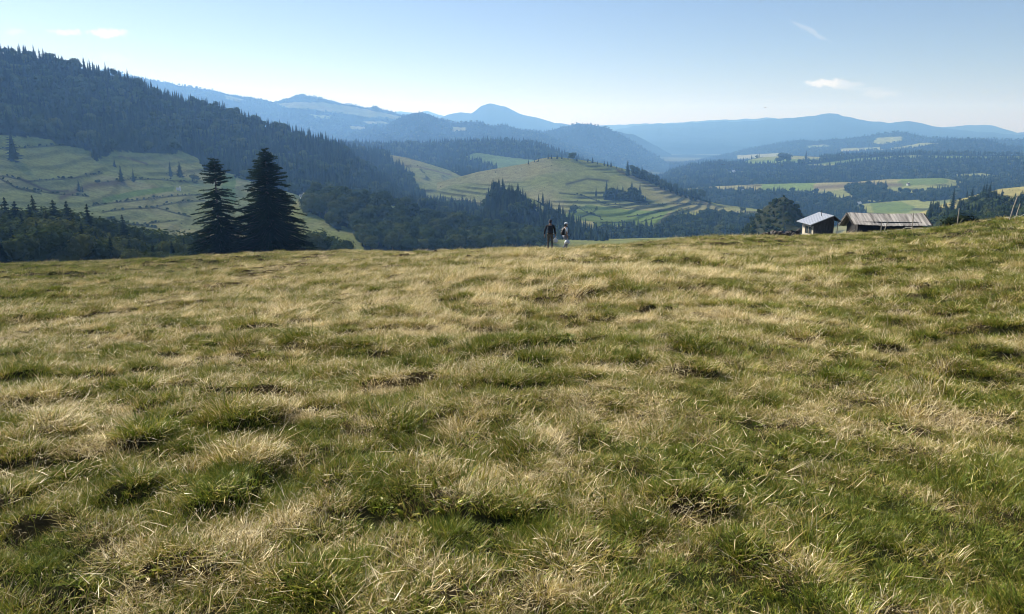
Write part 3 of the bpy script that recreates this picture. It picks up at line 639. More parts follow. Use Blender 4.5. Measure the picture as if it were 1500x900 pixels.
for k in range(44):
    px = -40 + 345 * (k + TR.random() * .8) / 44; s = float(np.interp(px, [q[0] for q in SIL], [q[1] for q in SIL])); row = k % 3
    left_tree(px, s + (6, 22, 38)[row] + 8 * TR.random(), (225, 190, 165)[row] + 12 * TR.random(), True, 1.0 + .3 * TR.random())
for px, top, d in ((452, 338, 260), (468, 333, 275), (482, 345, 265), (494, 350, 260), (505, 356, 250), (440, 350, 250)):
    left_tree2 = pix_ray(px, top); az, t = float(left_tree2[0]), float(left_tree2[1]); x, y = d * math.sin(az), d * math.cos(az); z = base_z(x, y) - .4; ht = max(3.0, t * d - z)
    dup_near(NL[int(TR.integers(3))], 'leafy_tree', (x, y, z), ht, TR.random() * 6, 1.1, 'low bushy tree at the foot of the green glade right of the big spruces', 'tree', 'bushy trees by the green glade')

# ------------------------------------------------------------------ the two big spruces
def hero(px, top, d, rpx, seed, label, sparse, power):
    rng = np.random.default_rng(seed); az, t = pix_ray(px, top); az = float(az); x, y = d * math.sin(az), d * math.cos(az); z0 = float(meadow_z(np.array([x]), np.array([y]))[0]) - .2
    H = float(t) * d - z0; Rb = rpx / F * d
    root = tag(empty('spruce_tree', (x, y, z0)), label, 'tree')
    tk = MB(); tk.tube([(0, 0, 0), (.03, 0, H * .3), (-.03, .03, H * .65), (0, 0, H * .985)], [.34, .25, .13, .02], 9); tk.build('trunk', M['bark'], root, sm=True)
    V = []; T = []; BV = MB(); n = 0; z = .35
    while z < H - .25:
        u = z / H; r = Rb * min(1, ((1 - u) * 1.02) ** power) + .1
        nb = int(9 + 6 * (1 - u)); gap = sparse and .42 < u < .86
        for k in range(nb):
            if gap and rng.random() < .45: continue
            if rng.random() < .1: continue
            a = 2 * math.pi * (k + rng.random() * .9) / nb + z * 2.1; L = r * (.5 + .65 * rng.random()); zz = z + (rng.random() - .5) * .95
            rise = .22 * L if u > .75 else .02 * L; sag = L * (.10 + .30 * (1 - u)) * (.5 + .8 * rng.random())
            c, s = math.cos(a), math.sin(a); m = max(5, int(L / .13))
            def bp(q): return np.array((L * q * c, L * q * s, zz + rise * q * 1.2 - sag * q ** 1.4 + .12 * L * max(0, q - .7) ** 1.5))
            BV.tube([bp(0), bp(.5), bp(1)], [.035 * (1 - u) + .012, .02 * (1 - u) + .008, .004], 4, cap=False)
            for j in range(m):
                q = .14 + .86 * (j + rng.random() * .8) / m; p = bp(min(q, 1.0)); wdt = (.34 + .42 * (1 - q)) * (.55 + .5 * min(1, L / 2.5))
                for sd_ in (-1, 1):
                    ln = wdt * (.45 + .55 * rng.random()); sw = .35 + .5 * rng.random(); dn = -.15 - .5 * rng.random() * (1.1 - u)
                    dirv = np.array((c * sw - sd_ * s * .9, s * sw + sd_ * c * .9, dn)); dirv /= np.linalg.norm(dirv)
                    e = p + dirv * ln; wv = np.array((c, s, -.35)) * (.10 + .07 * rng.random()); hang = np.array((0, 0, -.06 - .10 * rng.random()))
                    mid = p + dirv * ln * .5
                    o = len(V); V += [p, mid + wv + hang, e, mid - wv + hang * .4]; T += [(o, o + 1, o + 2), (o, o + 2, o + 3)]
                for _ in range(2):
                    nn = rng.normal(size=3); aa = rng.normal(size=3); aa[2] -= .5; aa /= np.linalg.norm(aa); bb = np.cross(aa, nn); bb /= np.linalg.norm(bb); sz = (.16 + .2 * rng.random()) * (.55 + .45 * (1 - u)); pc = p + rng.normal(size=3) * .09
                    o = len(V); V += [pc, pc + aa * sz * .5 + bb * sz * .22, pc + aa * sz, pc + aa * sz * .5 - bb * sz * .22]; T += [(o, o + 1, o + 2), (o, o + 2, o + 3)]
                if rng.random() < .9:
                    o = len(V); w2 = np.array((c, s, 0)) * (.06 + .06 * rng.random()); hl = (.18 + .3 * rng.random()) * (1.1 - u)
                    V += [p - w2, p + w2, p + np.array((0, 0, -hl))]; T += [(o, o + 1, o + 2)]
        z += (.18 + .13 * u) * (1.2 if sparse else .85)
    for k in range(26):
        a = k * 2.4; zz = H - .02 - .03 * k; rr = .05 + .012 * k; o = len(V); V += [np.array((0, 0, zz + .1)), np.array((rr * math.cos(a) - .04 * math.sin(a), rr * math.sin(a) + .04 * math.cos(a), zz - .06)), np.array((rr * 1.7 * math.cos(a), rr * 1.7 * math.sin(a), zz))]; T += [(o, o + 1, o + 2)]
    link('crown', np_mesh('crown', np.array(V), tris=T, mat=M['needles']), root); BV.build('branches', M['bark'], root)
hero(388, 219, 124, 73, 5, 'larger broad spruce with even tiers, right of the pair on the brow', False, .72)
hero(313, 232, 128, 47, 8, 'narrower spruce with a gappy upper crown, left of the pair on the brow', True, .52)
# ------------------------------------------------------------------ hut, sheepfold, fence and the heap of wood on the brow
M['wood'] = plain('weathered_wood', (.16, .135, .11), .9, scale=3, c2=(.05, .04, .032), bump=.5, stretch=(7, 7, .8))
M['shadewood'] = plain('old_wood_shade_tone', (.022, .018, .015), .9, scale=3, c2=(.01, .008, .007), bump=.5, stretch=(.6, 6, 7))  # shade of the barn gable put into the colour; logs and tub share it
M['palewood'] = plain('pale_painted_wood', (.62, .56, .44), .8, scale=4, c2=(.4, .35, .26), bump=.2, stretch=(5, 5, 1))
M['tin'] = plain('galvanised_tin', (.7, .72, .74), .34, scale=2, c2=(.5, .52, .55), metal=.55, stretch=(1, 6, 1))
M['shingle'] = plain('weathered_shingle', (.56, .52, .46), .85, scale=1.3, c2=(.11, .1, .09), bump=.6, stretch=(3.2, .25, .25))
M['dark'] = plain('pipe_and_shade_black', (.012, .011, .01), .9)
M['glass'] = plain('dim_window_glass', (.06, .07, .075), .12, c2=(.04, .045, .05))
M['post'] = plain('pale_post_wood', (.5, .43, .33), .85, scale=8, c2=(.3, .25, .19), stretch=(1, 1, .2))
M['tape'] = plain('white_fence_tape', (.78, .76, .7), .6, c2=(.6, .58, .52))
M['logend'] = plain('split_firewood', (.1, .08, .062), .9, scale=9, c2=(.03, .025, .022), bump=.5)
def mz(x, y): return float(meadow_z(np.array([float(x)]), np.array([float(y)]))[0])
def spot(px, d):
    a = az_of(px, 335); return d * math.sin(a), d * math.cos(a), a

def hut():
    x, y, a = spot(1192, 82); root = tag(empty('wooden_hut', (x, y, mz(x, y) - .2), -a + R(24)), 'small wooden hut with a pale tin roof and a big front window', 'hut')
    W, Lg = 1.95, 2.6; he, hr, hx, hb = 1.74, 2.42, 1.72, 2.12            # eave, ridge height, ridge place across, right eave
    gable = [(0, 0), (W, 0), (W, hb - .08), (hx, hr - .06), (0, he - .06)]
    MB().prism(gable, 'y', 0, .07).build('gable_wall', M['wood'], root); MB().prism(gable, 'y', Lg - .07, Lg).build('gable_wall', M['wood'], root)
    w = MB().box((-.02, .07, 0), (.05, Lg - .07, .55)).box((-.02, .07, 1.28), (.05, Lg - .07, he - .06)).box((-.02, Lg - .75, .55), (.05, Lg - .07, 1.28)).box((-.02, .07, .55), (.05, .3, 1.28)); w.build('window_wall', M['palewood'], root)
    MB().box((W - .05, .07, 0), (W + .02, Lg - .07, hb - .08)).build('side_wall', M['wood'], root)
    wn = MB().box((-.05, .26, .5), (-.022, 1.9, .56)).box((-.05, .26, 1.27), (-.022, 1.9, 1.33)).box((-.05, .26, .56), (-.022, .31, 1.27)).box((-.05, 1.85, .56), (-.022, 1.9, 1.27)).box((-.045, 1.06, .56), (-.024, 1.1, 1.27)).build('window', M['palewood'], root)
    MB().box((0, .3, .56), (.012, 1.85, 1.27)).build('pane', M['glass'], wn)
    def slab(x0, z0, x1, z1, th):
        d = Vector((x1 - x0, z1 - z0)).normalized(); n = Vector((-d.y, d.x)) * th
        return MB().prism([(x0, z0), (x1, z1), (x1 + n.x, z1 + n.y), (x0 + n.x, z0 + n.y)], 'y', -.38, Lg + .3)
    k = (hr - he) / hx
    rf = slab(-.5, he - .5 * k, hx, hr, .05); 
    for i in range(9):
        yy = -.33 + i * (Lg + .56) / 8; rf.prism([(-.5, he - .5 * k + .05), (hx, hr + .05), (hx, hr + .08), (-.5, he - .5 * k + .08)], 'y', yy, yy + .05)
    r = rf.build('roof', M['tin'], root)
    slab(hx + .002, hr, W + .58, hr - .62, .045).build('roof_lean', M['wood'], r)
    MB().prism([(-.46, he - .46 * k - .16), (hx, hr - .15), (hx, hr - .02), (-.46, he - .46 * k - .03)], 'y', -.4, -.382).build('barge_board', M['wood'], root)
    pl = MB()
    for i in range(13): pl.box((.02 + i * .15, -.022, .02), (.02 + i * .15 + .125, -.001, min(he - .1 + k * (i * .15), hb - .05)))
    pl.build('cladding', M['wood'], root)
    MB().tube([(W + .2, -.3, -.1), (W + .22, -.3, hb - .2)], .035, 6).build('corner_pole', M['post'], root)
    MB().tube([(1.2, 1.2, hr - .3), (1.2, 1.2, hr + .42)], .03, 6).build('flue_pipe', M['dark'], root)
    MB().box((.5, -.6, -.03), (1.5, -.05, .08)).build('door_step', M['palewood'], root)
hut()
def barn():
    x, y, a = spot(1304, 90); root = tag(empty('wooden_barn', (x, y, mz(x, y) - .95), -a + R(19)), 'long low weathered sheepfold barn with a patched grey board roof', 'barn')
    L2, D2 = 3.72, 4.2; ez, rz_, fz = 1.98, 2.62, 1.2
    MB().box((-L2 + .7, 0, -.2), (L2 - .7, .14, ez - .05)).build('wall', M['shadewood'], root)
    MB().box((-L2 + .7, D2 - .14, -.2), (L2 - .7, D2, fz)).build('wall', M['shadewood'], root)
    for s in (-1, 1):
        xx = s * (L2 - .75); g = [(.14, -.2), (D2 - .14, -.2), (D2 - .14, fz), (D2 * .45, rz_ - .12), (.14, ez - .05)]
        MB().prism(g, 'x', xx - .06, xx + .06).build('gable_wall', M['shadewood'], root)
    # roof: many long boards with uneven ends, one mesh for the near slope, one for the far slope
    def slope(y0, z0, y1, z1, nm):
        mb = MB(); n = 44
        for i in range(n):
            x0 = -L2 + 2 * L2 * i / n; x1 = x0 + 2 * L2 / n * 1.06; dz = random.uniform(0, .035) - .10 * math.sin(math.pi * (i + .5) / n); e = random.uniform(-.02, .14); ln = Vector((y1 - y0, z1 - z0)); nn = Vector((-ln.y, ln.x)).normalized() * .035
            if nn.y < 0: nn = -nn
            a0 = (y0 - ln.x * e * .35, z0 - ln.y * e * .35 + dz); a1 = (y1, z1 + dz)
            sk = .06 * (L2 - abs(x0)) / L2
            mb.prism([(a0[0], a0[1]), (a1[0], a1[1]), (a1[0] + nn.x, a1[1] + nn.y), (a0[0] + nn.x, a0[1] + nn.y)], 'x', x0, x1)
        return mb.build(nm, M['shingle'], root)
    slope(-.55, ez - .3, D2 * .45, rz_, 'roof'); slope(D2 + .5, fz - .25, D2 * .45 + .02, rz_ - .01, 'roof')
    for s in (-1, 1):
        MB().prism([(-.5, ez - .36), (D2 * .45, rz_ - .08), (D2 * .45, rz_ + .04), (-.5, ez - .22)], 'x', s * L2 + s * .10, s * L2 + s * .14).build('barge_board', M['shadewood'], root)
        MB().prism([(D2 + .45, fz - .3), (D2 * .45, rz_ - .08), (D2 * .45, rz_ + .04), (D2 + .45, fz - .18)], 'x', s * L2 + s * .10, s * L2 + s * .14).build('barge_board', M['wood'], root)
    for k in range(5): MB().box((-3.2 + k * 1.55, -.09, -.2), (-3.06 + k * 1.55, -.005, ez - .15)).build('wall_post', M['shadewood'], root)
    MB().box((-L2 + .5, -.12, .78), (L2 - .5, -.095, .9)).build('wall_rail', M['wood'], root)
    MB().box((-L2 + .66, 1.2, -.2), (-L2 + .688, 2.4, 1.35)).build('door_shade_panel', M['dark'], root)  # near-black panel on the solid wall, painted as the unlit inside
barn()
def post(px, ytop, ybot, d, lean, label):
    x, y, a = spot(px, d); z = mz(x, y); h = max(.75, (ybot - ytop) / F * d + .12)
    mb = MB().tube([(0, 0, -.3), (lean * .5, 0, h * .5), (lean, .01, h)], [.036, .034, .03], 7)
    tag(mb.build('fence_post', M['post'], None, sm=False, loc=(x, y, z)), label, 'fence post', 'fence posts along the brow')
PO = [(1290.5, 322, 337, 68, .02, 'short upright fence post in front of the barn roof, left of its leaning twin'), (1294, 322, 337, 68, .28, 'leaning fence post crossing close beside its twin before the barn'),
      (1336, 311, 333, 66, .0, 'straight tall fence post before the right half of the barn roof'), (1401.5, 304, 327, 62, .01, 'straight fence post in front of the dark round bush'), (1476, 293, 321, 57, .36, 'tall slanting fence post nearest the right photo edge'), (1484, 299, 319, 60, .25, 'thinner slanting post just behind the tall slanting one')]
for p in PO: post(*p)
def tape():
    pts = []
    for i in range(60):
        q = i / 59; px = 1280 + 260 * q; d = 69 - 12 * q; x, y, a = spot(px, d); pts.append((x, y, mz(x, y) + .27 - .06 * math.sin(math.pi * (i % 15) / 15)))
    tag(MB().tube(pts, .011, 5).build('fence_tape', M['tape'], None), 'pale fence tape sagging low along the brow at the right', 'fence tape')
tape()
# bush behind the fence
vt = leafy(np.random.default_rng(3), 9, 130, .62, .05, low=.02)
x, y, a = spot(1410, 74); o = empty('bush', (x, y, mz(x, y) - .3)); tag(o, 'dark rounded bush behind the straight fence post right of the barn', 'bush')
M['bushleaf'] = foliage_mat('bush_leaves', (.012, .018, .01), (.017, .026, .012), (.024, .03, .014), .1)
tm, cm = split(vt, 12, 12, 'bush', M['bushleaf']); link('trunk', tm, o, scale=(2.0, 2.0, 1.9)); link('crown', cm, o, scale=(2.3, 2.0, 1.75))
# heap of firewood left of the hut
fr = random.Random(4)
for k in range(44):
    px = 1119 + 54 * (k + fr.random()) / 44; x, y, a = spot(px, 77 + 3 * fr.random()); up = fr.random() < .5; ln = .35 + .4 * fr.random(); r = .09 + .09 * fr.random()
    M_ = Matrix.Rotation(fr.random() * 6.28, 4, 'Z') @ Matrix.Rotation(R(fr.uniform(5, 30) if up else fr.uniform(65, 100)), 4, 'X')
    p0, p1 = M_ @ Vector((0, 0, -ln / 2)), M_ @ Vector((0, 0, ln / 2)); pm = (p0 + p1) / 2 + Vector((r * .15, 0, r * .1))
    o = MB().tube([p0, pm, p1], [r, r * 1.08, r * .86], 7 + k % 3).build('firewood_log', M['logend'] if k % 3 else M['shadewood'], None, loc=(x, y, mz(x, y) + .16 + (.28 if up else .1 + .5 * fr.random())))
    tag(o, 'rough dark log in the low heap of firewood left of the hut', 'log', 'firewood logs heaped left of the hut')
x, y, a = spot(1128, 79); t = tag(empty('water_trough', (x, y, mz(x, y) + .35), -a), 'dark tub with a pale rim on top of the heap left of the hut', 'trough')
MB().prism([(-.26, .0), (.26, .0), (.31, .32), (-.31, .32)], 'y', -.2, .2).build('tub', M['shadewood'], t); MB().box((-.33, -.22, .32), (.33, -.19, .35)).box((-.33, .19, .32), (.33, .22, .35)).box((-.33, -.19, .32), (-.3, .19, .35)).box((.3, -.19, .32), (.33, .19, .35)).build('rim', M['tape'], t)
x, y, a = spot(1170, 79.5); t = tag(empty('bench', (x, y, mz(x, y) + .1), -a), 'low plank bench standing beside the left corner of the hut', 'bench')
MB().box((-.5, -.15, .32), (.5, .15, .37)).build('seat', M['palewood'], t)
for s in (-1, 1): MB().box((s * .38 - .04, -.12, -.15), (s * .38 + .04, .12, .32)).build('leg', M['wood'], t)

# ------------------------------------------------------------------ farmhouses scattered in the valley
M['plaster'] = plain('white_plaster', (.72, .7, .66), .9, c2=(.6, .58, .54)); M['redroof'] = plain('dull_roof_tiles', (.2, .11, .085), .85, c2=(.13, .075, .06)); M['greyroof'] = plain('pale_sheet_roof', (.5, .5, .5), .6, c2=(.4, .4, .4))
def house(hill, px, py, w, label, roof='redroof', rot=0.3):
    p = HILLS[hill].at(px, py); r = tag(empty('farmhouse', tuple(p - np.array((0, 0, .3))), rot), label, 'house'); h = w * .5; d = w * .75
    MB().box((-w / 2, -d / 2, 0), (w / 2, d / 2, h)).prism([(-d / 2, h), (d / 2, h), (0, h + w * .42)], 'x', -w / 2, w / 2).build('wall', M['plaster'], r)
    mb = MB()
    for s in (-1, 1): mb.prism([(s * (d / 2 + .4), h - .25), (s * (d / 2 + .4), h - .05), (0, h + w * .42 + .25), (0, h + w * .42 + .05)], 'x', -w / 2 - .4, w / 2 + .4)
    rf = mb.build('roof', M[roof], r); MB().box((w * .18, -.5, h + w * .3), (w * .18 + .8, .3, h + w * .42 + 1.2)).build('chimney', M['plaster'], rf)
    for k in range(3): MB().box((-w / 2 + w * (.16 + .27 * k), -d / 2 - .04, h * .35), (-w / 2 + w * (.16 + .27 * k) + w * .12, -d / 2 - .005, h * .72)).build('window', M['glass'], r)
house('left', 262, 280, 2.6, 'tiny pale hut alone on the left pasture near the big spruces', 'greyroof')
house('valley', 443, 291, 2.6, 'small pale house at the upper tip of the green glade by the big spruces', 'greyroof', .5)
house('fields', 1087, 282, 6, 'white house among the dark trees left of the knoll', 'greyroof', .2)
house('fields', 1258, 301, 6, 'white house in the trees just above the barn', 'greyroof', -.2)
house('strip', 1074, 254, 9, 'white far house in the small gap of the wooded bench', 'greyroof')
house('fields', 1330, 272, 5, 'small house on the field edge above the right half of the barn', 'redroof')

# ------------------------------------------------------------------ birds
M['bird'] = plain('dark_feathers', (.02, .02, .022), .8)
def bird(px, py, d, span, label):
    az, t = pix_ray(px, py); az = float(az); r = tag(empty('bird', (d * math.sin(az), d * math.cos(az), float(t) * d), 1.1 - az), label, 'bird')
    b = MB().tube([(-.32, 0, 0), (-.2, 0, .01), (0, 0, 0), (.2, 0, .01), (.3, 0, .03), (.38, 0, .02)], [.02, .05, .085, .06, .045, .008], 8)
    b.add([(-.3, -.03, 0), (-.3, .03, 0), (-.52, .09, 0), (-.52, -.09, 0), (-.3, 0, .02)], [(0, 1, 2, 3), (0, 3, 4), (1, 4, 2), (2, 4, 3)])
    o = b.build('body', M['bird'], r); o.scale = (span,) * 3
    for s in (-1, 1):
        w = MB().add([(.12, s * .05, .03), (-.12, s * .05, .03), (.16, s * .45, .2), (-.1, s * .45, .18), (.02, s * .85, .14), (-.1, s * .8, .12), (.02, s * .05, .05), (.04, s * .45, .215)], [(0, 2, 7, 6), (6, 7, 3, 1), (2, 4, 7), (7, 4, 5, 3), (0, 1, 3, 2), (2, 3, 5, 4)])
        w = w.build('wing', M['bird'], r); w.scale = (span,) * 3
bird(1121, 158, 120, .4, 'tiny dark bird in the pale sky above the right mountains')
bird(1059, 242, 70, .26, 'tiny dark bird in front of the wooded bench left of the hut')

# ------------------------------------------------------------------ the two walkers
M['skin'] = plain('skin', (.42, .26, .19), .6, c2=(.36, .22, .16)); M['hair'] = plain('dark_hair', (.018, .014, .012), .6)
M['blackcloth'] = plain('black_cloth', (.016, .016, .02), .9, scale=12); M['khaki'] = plain('khaki_trousers', (.16, .145, .11), .9, scale=9, c2=(.1, .09, .07)); M['whitecloth'] = plain('pale_blue_cloth', (.78, .81, .83), .9, c2=(.7, .74, .78))
M['pack'] = plain('black_pack', (.014, .014, .016), .7, scale=10); M['bag'] = plain('white_plastic_bag', (.82, .82, .8), .35, c2=(.74, .74, .72), scale=6); M['shoe'] = plain('dark_shoes', (.03, .026, .022), .7); M['bluegrey'] = plain('blue_grey_trousers', (.24, .27, .32), .9, c2=(.18, .2, .26))
def skinmesh(name, V, E, Rr, mat, parent, root=0, sub=2):
    me = bpy.data.meshes.new(name); me.from_pydata([tuple(v) for v in V], E, []); o = link(name, me, parent)
    md = o.modifiers.new('skin', 'SKIN'); md.use_smooth_shade = True
    for i, l in enumerate(me.skin_vertices[0].data): l.radius = Rr[i] if hasattr(Rr[i], '__len__') else (Rr[i], Rr[i]); l.use_root = (i == root)
    sb = o.modifiers.new('sub', 'SUBSURF'); sb.levels = sub; sb.render_levels = sub; me.materials.append(mat); return o
def walker(name_label, px, d, height, face, J, top, legs, headgear, longsleeve):
    """J: pose table of joints, local frame x right, y facing direction, z up, for a 1.75 m figure"""
    x, y, a = spot(px, d); root = tag(empty('person', (x, y, mz(x, y) - .02), -a + face), name_label, 'person'); k = height / 1.75; root.scale = (k, k, k)
    V, E, Rr = [], [], []
    def ch(start, pts):
        last = start
        for p, r in pts:
            V.append(p); Rr.append(r)
            if last is not None: E.append((last, len(V) - 1))
            last = len(V) - 1
        return last
    pel = ch(None, [((0, 0, .95), (.15, .11))]); ch(pel, [((0, .0, 1.08), (.135, .10)), ((0, -.01, 1.24), (.15, .11)), ((0, -.01, 1.38), (.15, .10))]); chest = len(V) - 1
    ch(chest, [((0, 0, 1.47), .065), ((0, .01, 1.54), .06), ((0, .03, 1.62), (.078, .092)), ((0, .02, 1.70), (.072, .085)), ((0, .01, 1.745), .04)])
    for s in ('l', 'r'):
        sg = -1 if s == 'l' else 1; S, EL, WR = J['sh' + s], J['el' + s], J['wr' + s]
        ch(chest, [((sg * .10, 0, 1.42), .075), (S, .06), (tuple((np.array(S) + EL) / 2), .048), (EL, .042), (tuple((np.array(EL) * .6 + np.array(WR) * .4)), .04), (WR, .028)])
        wri = len(V) - 1; dr = np.array(WR) - EL; dr = dr / np.linalg.norm(dr); pm = np.array(WR) + dr * .07; V.append(tuple(pm)); Rr.append((.038, .022)); E.append((wri, len(V) - 1)); pl = len(V) - 1
        side = np.array((0, 1, 0)) - dr * dr[1]; side /= np.linalg.norm(side); inn = np.array((-sg, 0, 0))
        for f, ln in zip((-1.5, -.5, .5, 1.5), (.07, .085, .09, .08)):
            b = pm + side * f * .019 + dr * .03; m1 = b + dr * ln * .5 + inn * .008; m2 = b + dr * ln * .85 + inn * .035; ch(pl, [(tuple(b), .0095), (tuple(m1), .009), (tuple(m2), .008)])
        tb = pm + side * .036 - dr * .02; ch(pl, [(tuple(tb), .011), (tuple(tb + side * .018 + dr * .035), .010), (tuple(tb + side * .018 + dr * .062 + inn * .015), .009)])
        H, K, A = J['hp' + s], J['kn' + s], J['an' + s]
        ch(pel, [(H, .088), (tuple((np.array(H) + K) / 2), .072), (K, .054), (tuple(np.array(K) * .6 + np.array(A) * .4), .052), (A, .036), (tuple(np.array(A) + (0, .07, -.045)), (.04, .03)), (tuple(np.array(A) + (0, .16, -.06)), (.036, .02))])
    skinmesh('body', V, E, Rr, M['skin'], root)
    # face, ears, hair
    MB().ball((0, .125, 1.635), (.012, .02, .022), 8, 6).ball((-.078, .02, 1.63), (.012, .026, .034), 8, 6).ball((.078, .02, 1.63), (.012, .026, .034), 8, 6).build('face_features', M['skin'], root, sm=True)
    MB().ball((-.03, .108, 1.655), .010, 8, 6).ball((.03, .108, 1.655), .010, 8, 6).ball((0, .112, 1.585), (.024, .008, .005), 8, 6).build('eyes_and_mouth', M['hair'], root, sm=True)
    if headgear == 'hair': MB().ball((0, -.008, 1.685), (.09, .108, .082), 14, 10, .02).ball((0, -.055, 1.63), (.078, .062, .085), 12, 8, .02).build('hair', M['hair'], root, sm=True)
    else:
        MB().ball((0, -.05, 1.62), (.08, .07, .10), 12, 8, .02).build('hair', M['hair'], root, sm=True)
        MB().ball((0, .005, 1.70), (.098, .115, .075), 16, 10).add([(-.07, .09, 1.70), (.07, .09, 1.70), (.055, .19, 1.675), (-.055, .19, 1.675), (-.07, .09, 1.69), (.07, .09, 1.69), (.055, .19, 1.667), (-.055, .19, 1.667)], [(0, 1, 2, 3), (7, 6, 5, 4), (0, 3, 7, 4), (3, 2, 6, 7), (2, 1, 5, 6)]).build('cap', M['whitecloth'], root, sm=True)
    # clothes
    V, E, Rr = [], [], []; c0 = ch(None, [((0, 0, 1.22), (.17, .13))]); ch(c0, [((0, 0, 1.06), (.158, .125)), ((0, 0, .93), (.168, .13))]); ch(c0, [((0, -.01, 1.37), (.168, .12))]); c1 = len(V) - 1; ch(c1, [((0, 0, 1.455), .085)])
    for s in ('l', 'r'):
        sg = -1 if s == 'l' else 1; S, EL, WR = J['sh' + s], J['el' + s], J['wr' + s]; pts = [((sg * .11, 0, 1.42), .092), (S, .075), (tuple((np.array(S) + EL) / 2), .064)]
        if longsleeve: pts += [(EL, .056), (tuple(np.array(EL) * .5 + np.array(WR) * .5), .05), (tuple(np.array(EL) * .1 + np.array(WR) * .9), .042)]
        else: pts += [(tuple(np.array(S) * .25 + np.array(EL) * .75), .06)]
        ch(c1, pts)
    skinmesh('jacket' if longsleeve else 'shirt', V, E, Rr, M[top], root)
    V, E, Rr = [], [], []; p0 = ch(None, [((0, 0, .96), (.163, .128))])
    for s in ('l', 'r'):
        H, K, A = J['hp' + s], J['kn' + s], J['an' + s]; ch(p0, [(H, .103), (tuple((np.array(H) + K) / 2), .09), (K, .072), (tuple((np.array(K) + A) / 2), .068), (tuple(np.array(A) + (0, 0, .05)), .06)])
    skinmesh('trousers', V, E, Rr, M[legs], root)
    for s in ('l', 'r'):
        A = np.array(J['an' + s]); MB().tube([A + (0, -.06, -.02), A + (0, 0, -.03), A + (0, .09, -.055), A + (0, .19, -.065)], [.05, .056, .05, .03], 10).build('shoe', M['shoe'], root, sm=True)
    return root, k, (x, y, a)
def place_like(root, name, label, cat):
    """another thing, carried by the walker: same spot and turn, but a top-level object of its own"""
    o = tag(empty(name, tuple(root.location), root.rotation_euler[2]), label, cat); o.scale = root.scale; return o
def plastic_bag(root, c, label, w=.17, h=.36):
    t = place_like(root, 'plastic_bag', label, 'bag'); mb = MB(); n = 16; o = len(mb.v)
    prof = [(0, .02), (.75, .0), (1.0, .12), (.98, .3), (.8, .5), (.45, .68), (.18, .8)]
    for r, q in prof:
        for k in range(n):
            a = 2 * math.pi * k / n; j = 1 + .10 * math.sin(a * 3 + q * 7) + random.uniform(-.05, .05); mb.v.append((c[0] + w * r * j * math.cos(a) * .8, c[1] + w * r * j * math.sin(a), c[2] - h + h * q))
    for i in range(len(prof) - 1):
        for k in range(n): mb.f.append((i * n + k, i * n + (k + 1) % n, (i + 1) * n + (k + 1) % n, (i + 1) * n + k))
    mb.build('sack', M['bag'], t, sm=True)
    for s in (-1, 1): MB().tube([(c[0] + s * .02, c[1] - .02, c[2] - h * .24), (c[0] + s * .03, c[1], c[2] - .02), (c[0] + s * .012, c[1], c[2] + .012)], .010, 6).build('handle', M['bag'], t)
def backpack(root, label, sc=1.0):
    t = place_like(root, 'backpack', label, 'backpack'); b = MB().prism([(-.27, 1.0), (-.135, .97), (-.135, 1.42), (-.20, 1.45), (-.29, 1.30)], 'x', -.155 * sc, .155 * sc).build('pack', M['pack'], t, bevel=.03)
    MB().prism([(-.335, 1.03), (-.278, 1.01), (-.29, 1.22), (-.325, 1.2)], 'x', -.11 * sc, .11 * sc).build('pocket', M['pack'], t, bevel=.02)
    for s in (-1, 1): MB().tube([(s * .10, -.14, 1.42), (s * .10, -.06, 1.50), (s * .105, .05, 1.50), (s * .11, .135, 1.38), (s * .12, .13, 1.2), (s * .15, .02, 1.06), (s * .12, -.14, 1.02)], .018, 6).build('strap', M['pack'], t)
J1 = dict(shl=(-.20, 0, 1.40), ell=(-.29, -.02, 1.13), wrl=(-.32, .05, .90), shr=(.20, 0, 1.40), elr=(.27, -.03, 1.13), wrr=(.29, .03, .89), hpl=(-.09, 0, .88), knl=(-.11, .10, .50), anl=(-.11, .02, .09), hpr=(.09, 0, .88), knr=(.11, .0, .48), anr=(.11, -.20, .13))
w1, k1, _ = walker('person in dark jacket and khaki trousers walking away with a white bag', 806, 46.5, 1.80, R(0), J1, 'blackcloth', 'khaki', 'hair', True)
backpack(w1, 'black backpack on the walker in the dark jacket')
plastic_bag(w1, (.31, .05, .80), 'white plastic bag hanging from the right hand of the dark jacketed walker')
J2 = dict(shl=(-.18, 0, 1.39), ell=(-.22, .03, 1.13), wrl=(-.19, .16, .93), shr=(.18, 0, 1.39), elr=(.22, -.06, 1.13), wrr=(.22, -.02, .88), hpl=(-.085, 0, .88), knl=(-.09, .12, .49), anl=(-.09, .10, .08), hpr=(.085, 0, .88), knr=(.09, -.02, .48), anr=(.09, -.24, .14))
w2, k2, _ = walker('person in white cap and pale top looking right, small dark pack', 829, 48, 1.68, R(-62), J2, 'whitecloth', 'bluegrey', 'cap', False)
backpack(w2, 'small dark backpack on the walker in the white cap', .8)
plastic_bag(w2, (.22, -.02, .80), 'round white plastic bag carried low by the walker in the white cap', .18, .34)
